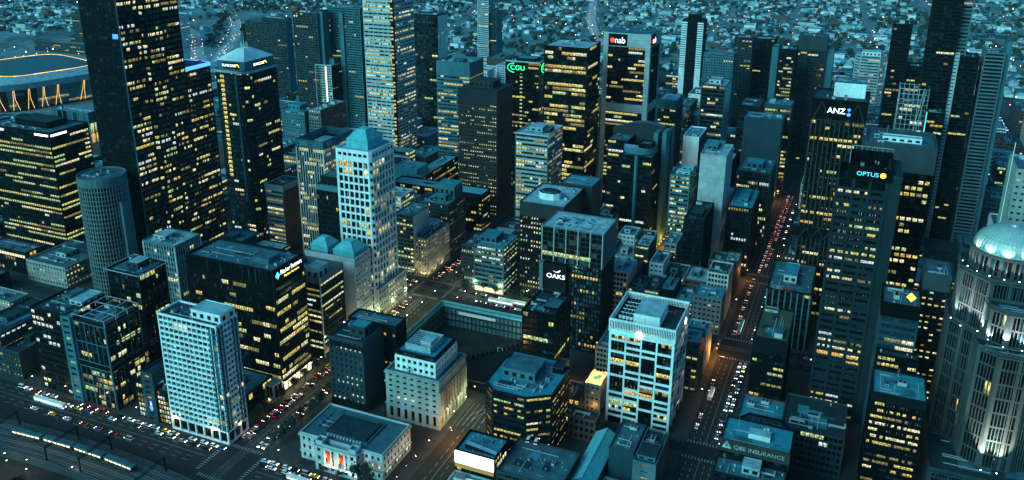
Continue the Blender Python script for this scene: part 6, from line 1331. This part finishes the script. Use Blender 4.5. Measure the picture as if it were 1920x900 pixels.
# ------------------------------------------------------------------ docklands, railway yards and stadium, upper left
t = thing('stadium', 'large covered stadium with orange lit zigzag ribs and a pale roof', 'stadium', -868, 588, 0, R(-14)); n = 40
pr = lambda a, rx, ry: (rx*math.copysign(abs(math.cos(a))**.45, math.cos(a)), ry*math.copysign(abs(math.sin(a))**.45, math.sin(a)))
b = MB(); P0 = [pr(2*math.pi*i/n, 104, 98) for i in range(n)]; P1 = [pr(2*math.pi*i/n, 110, 104) for i in range(n)]
for i in range(n):
    j = (i+1) % n
    for k in range(7):
        z0, z1 = 3+k*4, 6.6+k*4; f = k/7; A, B_ = [(P0[q][0]*(1-f)+P1[q][0]*f, P0[q][1]*(1-f)+P1[q][1]*f) for q in (i, j)]
        b.face([(*A,z0-3 if k == 0 else z0-.4),(*B_,z0-3 if k == 0 else z0-.4),(*B_,z0),(*A,z0)], 0); b.face([(*A,z0),(*B_,z0),(*B_,z1),(*A,z1)], 1+((i*5+k*3) % 3 == 0)+((i*7+k) % 11 == 0), [(i*3+k,0),(i*3+k+3,0),(i*3+k+3,1),(i*3+k,1)])
b.build('facade', ['black', 'g_dark', 'teal_clad', 'l_dim'], t)
b = MB(); rings = [(111,105,31),(100,94,37),(78,72,43),(62,58,44)]
for k in range(3):
    (a0, b0, z0), (a1, b1, z1) = rings[k], rings[k+1]
    for i in range(n):
        p, q, r_, s_ = pr(2*math.pi*i/n,a0,b0), pr(2*math.pi*(i+1)/n,a0,b0), pr(2*math.pi*(i+1)/n,a1,b1), pr(2*math.pi*i/n,a1,b1); b.face([(*p,z0),(*q,z0),(*r_,z1),(*s_,z1)], k % 2)
b.face([(*pr(2*math.pi*i/n,62,58),44) for i in range(n)], 0); b.build('roof', ['roof_mid', 'roof_pale'], t)
b = MB()
acc, last, AA = 0, pr(0,111,105), []
for k in range(1, 2001):
    q = pr(2*math.pi*k/2000,111,105); acc += math.hypot(q[0]-last[0], q[1]-last[1]); last = q
    if acc > 19: AA.append(2*math.pi*k/2000); acc = 0
for a0 in AA:
    q = Vector(pr(a0,1,1)); e = Vector((pr(a0+.01,111,105)[0]-pr(a0,111,105)[0], pr(a0+.01,111,105)[1]-pr(a0,111,105)[1])).normalized()
    for o0, o1, o2 in ((-3.5,-.6,1.2),(4.5,1.8,2.6)):
        P_ = [Vector(pr(a0,r,r-6))+e*o for r, o in ((105,o0),(109,o1),(111.6,o2))]
        b.tube((*P_[0],2),(*P_[1],18),.17,.17,4); b.tube((*P_[1],18),(*P_[2],31.2),.17,.17,4)
for i in range(n): b.tube((*pr(2*math.pi*i/n,76,70),43.6),(*pr(2*math.pi*(i+1)/n,76,70),43.6),.2 if i % 3 else .4,.2,4)
b.build('lit_rib', ['e_warm'], t)
for x in (-3, 3): pass
b = MB(); b.tube((-60,-60,43),(60,-60,43),.6); b.tube((-60,62,43),(60,62,43),.6); b.build('roof_truss', ['pale_metal'], t)
t = tower('office_block', 'pale teal panelled block between the stadium and the dark towers', -565, 420, 60, 14, 38, [st(fh=12, bay=8, pw=1.2, sill=.5, rec=.3, lit=.02, off='t', fr='teal_clad')]*4, 320, top='roof_pale', units=4)
tower('office_block', 'low dark block with white roof edge in front of the stadium', -640, 380, 70, 40, 22, st(fh=4, bay=4, pw=.5, lit=.15, fr='charcoal'), 321, top='roof_mid', units=5)
dk2 = [('dark curved-balcony tower at the far left edge of the docks', -1120, 1010, 66, 40, 78), ('short dark dock flats right of the curved-balcony tower', -1050, 1000, 40, 30, 60), ('black dock tower in the middle of the far dock flats', -1010, 985, 36, 28, 66), ('white striped dock tower nearest the tallest tower', -950, 975, 52, 34, 64), ('low dock flats at the far left border', -1210, 1010, 60, 36, 52), ('long low dock flats running in front of the dock towers', -930, 900, 220, 22, 22), ('second low dock row closer to the stadium roof', -950, 850, 240, 20, 18)]
for i, (l, x, y, w, d, h) in enumerate(dk2):
    flat(l, x, y, w, d, h, st(fh=3.3, bay=5, pw=.3, po=.1, sill=1.3, rec=.6, lit=.08, mix='o', off='b', fr='white' if i == 3 else 'dark_conc'), 330+i, 'roof_mid', group='far dock apartments')
for i, (x, y, w, d, h, m) in enumerate(((-640,600,40,160,12,'roof_pale'),(-560,560,50,180,14,'roof_teal'),(-700,760,46,60,16,'roof_pale'),(-640,820,80,40,22,'roof_pale'),(-560,800,50,40,30,'roof_mid'),(-610,900,60,30,26,'roof_mid'),(-520,700,30,60,18,'roof_teal'))):
    tower('station_hall', ['long pale station roof right of the stadium', 'long teal station roof behind the pale-crowned tower', 'small pale hall beyond the stadium', 'wide pale office by the far rail yard', 'grey yard office beside the wide pale office', 'farthest grey yard office below the freeway', 'short teal shed at the end of the station roofs'][i], x+w, y, w, d, h, st(fh=5, bay=5, pw=.6, lit=.2, mix='w', fr='conc'), 340+i, top=m, units=3, mode='one', cat='station building')
b = MB()
for k in range(16):
    x = -700+k*9; b.face([(x-.9,560,.02),(x+.9,560,.02),(x-150+.9,1160,.02),(x-150-.9,1160,.02)])
for k in range(10):
    y = 960+k*14; b.face([(-1500,y+180,.024),(-1500,y+177,.024),(-700,y-3,.024),(-700,y,.024)])
tag(b.build('rail_yard_tracks', ['freeway']), kind='structure')
# freeway and far roads
def ribbon(name, pts, w, mat, z):
    b = MB(); L_ = []
    for i, p in enumerate(pts):
        a_, c_ = Vector(pts[max(0, i-1)]), Vector(pts[min(len(pts)-1, i+1)]); d_ = (c_-a_).normalized(); n_ = Vector((-d_.y, d_.x))*w/2; L_.append((Vector(p)+n_, Vector(p)-n_))
    for i in range(len(pts)-1):
        a_, c_ = L_[i], L_[i+1]; b.face([(a_[1].x,a_[1].y,z),(c_[1].x,c_[1].y,z),(c_[0].x,c_[0].y,z),(a_[0].x,a_[0].y,z)])
    return tag(b.build(name, [mat]), kind='structure')
def bez(P, n):
    out = []
    for i in range(n+1):
        t_ = i/n; out.append(tuple(sum(c*(1-t_)**(3-k)*t_**k*p[j] for k, (c, p) in enumerate(zip((1,3,3,1), P))) for j in (0,1)))
    return out
fw1 = bez([(-820,890),(-960,1000),(-1010,1180),(-1420,1330)], 30); fw2 = bez([(-790,900),(-900,1030),(-960,1230),(-1300,1480)], 30); fw3 = bez([(-214,1360),(-260,1480),(-330,1600),(-520,2300)], 24)
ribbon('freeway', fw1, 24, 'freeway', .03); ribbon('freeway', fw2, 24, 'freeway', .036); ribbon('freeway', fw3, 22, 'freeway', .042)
ribbon('freeway', bez([(-700,960),(-800,1100),(-760,1300),(-900,1700)], 24), 26, 'ballast', .048)
for k, (fw, off) in enumerate(((fw1,4),(fw1,-4),(fw2,4),(fw3,4),(fw3,-4))):
    for i in range(1, len(fw)-1, 1 if k in (3,4) else 2):
        p, q = Vector(fw[i]), Vector(fw[i+1]); d_ = (q-p).normalized(); c_ = p+Vector((-d_.y,d_.x))*off
        away = off < 0
        place_car(c_.x, c_.y, math.atan2(d_.y,d_.x)+(0 if away else math.pi), ['the near freeway lane at the upper left','the far freeway lane at the upper left','the inner freeway at the upper left','the pale road curving through the suburbs','the red side of the road through the suburbs'][k], min(29, i), 'car_white', 'van' if i % 2 else 'car', .05)
# ------------------------------------------------------------------ suburbs
FR = [((x, 1165), (x-120, 3500), 12) for x in range(-1500, 900, 165)] + [((-1900, y), (1000, y+70), 11) for y in range(1230, 3400, 150)] + [((690, 480), (720, 3000), 22), ((-520, 1165), (-900, 2600), 18)]
b = MB()
for (p, q, w) in FR:
    d_ = (Vector(q)-Vector(p)).normalized(); n_ = Vector((-d_.y, d_.x))*w/2; z = .02 if abs(d_.x) > .5 else .027
    b.face([(p[0]+n_.x,p[1]+n_.y,z),(p[0]-n_.x,p[1]-n_.y,z),(q[0]-n_.x,q[1]-n_.y,z),(q[0]+n_.x,q[1]+n_.y,z)])
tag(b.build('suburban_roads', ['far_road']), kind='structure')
def on_road(x, y, m):
    for (p, q, w) in FR:
        ax, ay, bx, by = *p, *q; L2 = (bx-ax)**2+(by-ay)**2; t_ = ((x-ax)*(bx-ax)+(y-ay)*(by-ay))/L2
        if 0 < t_ < 1 and (ax+(bx-ax)*t_-x)**2+(ay+(by-ay)*t_-y)**2 < (w/2+m)**2: return True
    return False
PARKS = [(-330, 1330, 90, 150), (180, 1500, 120, 90), (-700, 2000, 160, 100), (420, 1900, 130, 110), (20, 1010, 70, 70), (-1000, 1900, 120, 120)]
def in_park(x, y): return any(((x-a)/c)**2+((y-b_)/d)**2 < 1 for a, b_, c, d in PARKS)
srng = random.Random(5)
def house_mesh(k):
    b = MB(); w, d, h = [(9,12,4),(8,16,5.5),(12,12,4.2),(26,34,7),(18,22,8),(30,20,6),(14,26,9),(11,14,6)][k]
    b.box(-w/2,-d/2,0,w/2,d/2,h,0,1)
    if k in (0,1,2,7):
        o = .5; r_ = 2.6; b.face([(-w/2-o,-d/2-o,h-.1),(w/2+o,-d/2-o,h-.1),(w*.2,-d*.2,h+r_),(-w*.2,-d*.2,h+r_)],1); b.face([(w/2+o,-d/2-o,h-.1),(w/2+o,d/2+o,h-.1),(w*.2,d*.2,h+r_),(w*.2,-d*.2,h+r_)],1); b.face([(w/2+o,d/2+o,h-.1),(-w/2-o,d/2+o,h-.1),(-w*.2,d*.2,h+r_),(w*.2,d*.2,h+r_)],1); b.face([(-w/2-o,d/2+o,h-.1),(-w/2-o,-d/2-o,h-.1),(-w*.2,-d*.2,h+r_),(-w*.2,d*.2,h+r_)],1); b.face([(-w*.2,-d*.2,h+r_),(w*.2,-d*.2,h+r_),(w*.2,d*.2,h+r_),(-w*.2,d*.2,h+r_)],1); b.box(w*.25,d*.1,h,w*.25+.8,d*.1+.8,h+3,0)
    else:
        b.ring(rect(w+.3,d+.3,-w/2-.15,-d/2-.15), rect(w-.4,d-.4,-w/2+.2,-d/2+.2), h-.2, h+.7, 0); b.box(-w*.2,-d*.1,h+.01,w*.1,d*.15,h+2,1)
    for i in range(max(2, int(w//3))):
        x = -w/2+(i+.5)*w/max(2,int(w//3)); b.box(x-.6,-d/2-.06,1.2,x+.6,-d/2,2.8,2)
    return b, (w, d)
HM = [house_mesh(k) for k in range(8)]; HMAT = [('pale_conc','roof_pale','pale'),('conc','roof_mid','grey'),('brick_brown','tile_red','red-roofed'),('white','roof_pale','white'),('dark_conc','roof_teal','teal-roofed'),('cream','roof_dark','dark-roofed')]
HN = ['cottage','terrace house','square house','flat warehouse','two-storey workshop','wide shed','tall flat block','hipped house']
sites = []
def in_way(x, y):
    for fw in (fw1, fw2, fw3):
        if any((p[0]-x)**2+(p[1]-y)**2 < 30**2 for p in fw): return True
    return any(f[0]-8 < x < f[2]+8 and f[1]-8 < y < f[3]+8 for f in FOOT) or (-560 < x < 690 and y < 1165) or (x < -520 and y < 980) or (x < -690 and y < 1560 and x > -1340 and abs(x+y*.55) < 900 and srng.random() < .93)
for gy in range(0, 110):
    y = 990+gy*20+(gy//2)*6
    if y > 3400: break
    for gx in range(-190, 95):
        x = gx*13.5+srng.uniform(-3,3)+(gx//7)*8+.18*(y-1000)*0
        p = project(x, y, 5)
        if not p or p[0] < -30 or p[0] > 1950 or p[1] < -12 or p[1] > 500 or in_way(x, y) or on_road(x, y, 6) or in_park(x, y): continue
        sites.append((x, y+srng.uniform(-4,4), (x-CX)**2+(y-CY)**2))
sites.sort(key=lambda s_: s_[2]); nh = 0; stuff = MB(); taken = set(); tsites = []; HME = {}
HST = ['pale_conc','roof_pale','conc','roof_mid','brick_brown','tile_red','white','dark_conc','roof_teal','cream','roof_dark','charcoal']
for (x, y, d_) in sites:
    cell = (int(x//13.5), int(y//20))
    if srng.random() < .16: tsites.append((x, y)); continue
    if cell in taken: continue
    big = srng.random() < .17; k = srng.choice((3,4,5,6)) if big else srng.choice((0,1,2,7,0,2)); mi_ = srng.choice((0,0,1,3,3,2,4,5,5)) ; wall, rf, cn = HMAT[mi_]; rz = srng.choice((0, 0, math.pi/2))+srng.uniform(-.04,.04)
    if big:
        for dx in (-1,0,1,2): taken.add((cell[0]+dx, cell[1])); taken.add((cell[0]+dx, cell[1]+1))
    hb, (w, dd) = HM[k]
    if nh < 296:
        if (k, mi_) not in HME: HME[(k, mi_)] = hb.mesh('suburban_house', [wall, rf, 'charcoal'])
        o = bpy.data.objects.new('suburban_house', HME[(k, mi_)]); COL.objects.link(o); o.location = (x, y, 0); o.rotation_euler = (0, 0, rz); tag(o, f'{cn} {HN[k]} among the far suburban roofs', 'house', f'far {cn} {HN[k]}s'); nh += 1
    else:
        cs, sn = math.cos(rz), math.sin(rz); base = len(stuff.v); ws_, rs_ = HST.index(wall), HST.index(rf); sc = srng.uniform(.6,1.15)
        stuff.v += [(x+(vx*cs-vy*sn)*sc, y+(vx*sn+vy*cs)*sc, vz*sc) for vx, vy, vz in hb.v]; stuff.f += [tuple(i+base for i in f) for f in hb.f]; stuff.m += [(ws_, rs_, 11)[m] for m in hb.m]; stuff.u += hb.u
tag(stuff.build('distant_houses', HST), 'mass of small pale suburban roofs stretching to the top of the picture', 'houses', kind='stuff')
tsites += [(srng.uniform(-1500,900), srng.uniform(1180,3300)) for _ in range(500)]+[(a+c*srng.uniform(-1,1), b_+d*srng.uniform(-1,1)) for a, b_, c, d in PARKS for _ in range(70)]
tsites += [(-905+srng.gauss(0,8)-.9*k*8, 1010+k*9.5+srng.gauss(0,6)) for k in range(44)] + [(-1180+srng.gauss(0,60), 1560+srng.gauss(0,50)) for k in range(60)] + [(20+srng.gauss(0,40), 1000+srng.gauss(0,60)) for k in range(50)]
tsites = [(x, y) for x, y in tsites if (lambda p: p and -20 < p[0] < 1940 and p[1] > -10)(project(x, y, 6)) and not any(f[0]-3 < x < f[2]+3 and f[1]-3 < y < f[3]+3 for f in FOOT)]
tsites.sort(key=lambda s_: (s_[0]-CX)**2+(s_[1]-CY)**2); tst = MB(); clump = []
for q in range(3):
    b = MB(); rr = random.Random(q)
    for i in range(70):
        v = Vector((rr.gauss(0,1),rr.gauss(0,1),rr.gauss(0,.8))); v = v.normalized()*rr.uniform(.6,1.0); c = Vector((v.x*3.6,v.y*3.6,4.6+v.z*3)); s_ = rr.uniform(.6,1.2); u = Vector((rr.uniform(-1,1),rr.uniform(-1,1),rr.uniform(-.6,.6))).normalized(); w = u.orthogonal().normalized(); b.face([c-u*s_-w*s_, c+u*s_-w*s_, c+u*s_+w*s_, c-u*s_+w*s_], rr.randint(0,1))
    b.tube((0,0,0),(0,0,4),.3,.2,4,2); clump.append(b)
for i, (x, y) in enumerate(tsites):
    s_ = srng.uniform(.8, 1.7)
    if i < 130: tree(srng.choice((2,3,4)), x, y, None, s_*.75, 0, 'small trees between far houses')
    else:
        hb = clump[i % 3]; base = len(tst.v); tst.v += [(x+vx*s_, y+vy*s_, vz*s_) for vx, vy, vz in hb.v]; tst.f += [tuple(j+base for j in f) for f in hb.f]; tst.m += hb.m; tst.u += hb.u
tag(tst.build('distant_trees', ['foliage', 'foliage2', 'bark']), 'dark tree crowns scattered through the far suburbs', 'trees', kind='stuff')
# far street lamps
n_ = 0; fl = MB()
cand = []
for (p, q, w) in FR:
    for k in range(60):
        t_ = (k+srng.random()*.3)/60
        if srng.random() < .2: cand.append((p[0]+(q[0]-p[0])*t_+w*.4, p[1]+(q[1]-p[1])*t_+w*.3))
srng.shuffle(cand); fwl = []
for fw in (fw1, fw2, fw3):
    for i in range(len(fw)-1):
        for k in (0, .5):
            for o_ in (-13, 13): fwl.append((fw[i][0]+(fw[i+1][0]-fw[i][0])*k+o_, fw[i][1]+(fw[i+1][1]-fw[i][1])*k))
cand = [c for c in fwl if srng.random() < .35]+cand; cand += [(srng.uniform(-1700,900), srng.uniform(985,3200)) for _ in range(160)]+[(srng.uniform(400,760), srng.uniform(480,1500)) for _ in range(90)]+[(srng.gauss(-990,110), srng.gauss(760,70)) for _ in range(60)]
for x, y in cand:
    p = project(x, y, 8)
    if not p or p[0] < 0 or p[0] > 1920 or p[1] < 0 or (x < 690 and x > -560 and y < 985) or any(f[0] < x < f[2] and f[1] < y < f[3] for f in FOOT): continue
    n_ += 1
    if n_ <= 120: lamp('far' if srng.random() < .6 else 'farw', x, y, srng.uniform(0,6), '', 0).scale = (1.3,)*3
    else:
        r_ = srng.uniform(.35,.8); m = 0 if srng.random() < .6 else (1 if srng.random() < .8 else 2); fl.cyl(x, y, 8-r_, 8+r_, r_, r_*.7, 5, m); fl.tube((x,y,0),(x,y,8-r_),.1,.1,3,3)
tag(fl.build('distant_street_lamps', ['e_fleck', 'e_lamp', 'e_fleck_red', 'dark_metal']), 'sprinkle of tiny orange lamps across the far suburbs', 'street lamps', kind='stuff')
# ------------------------------------------------------------------ dusk air
b = MB(); b.box(-2600, -700, -30, 2600, 3700, 300, 0, None, True); hz = b.build('haze', [])
m, nt, o_ = nodes('haze_air'); v = nt.nodes.new('ShaderNodeVolumePrincipled'); v.inputs['Color'].default_value = (.75, .92, .95, 1); v.inputs['Density'].default_value = HAZE; v.inputs['Anisotropy'].default_value = .2
nt.links.new(v.outputs[0], o_.inputs['Volume']); hz.data.materials.append(m); tag(hz, 'pale teal dusk haze over the whole city', 'haze', kind='stuff')
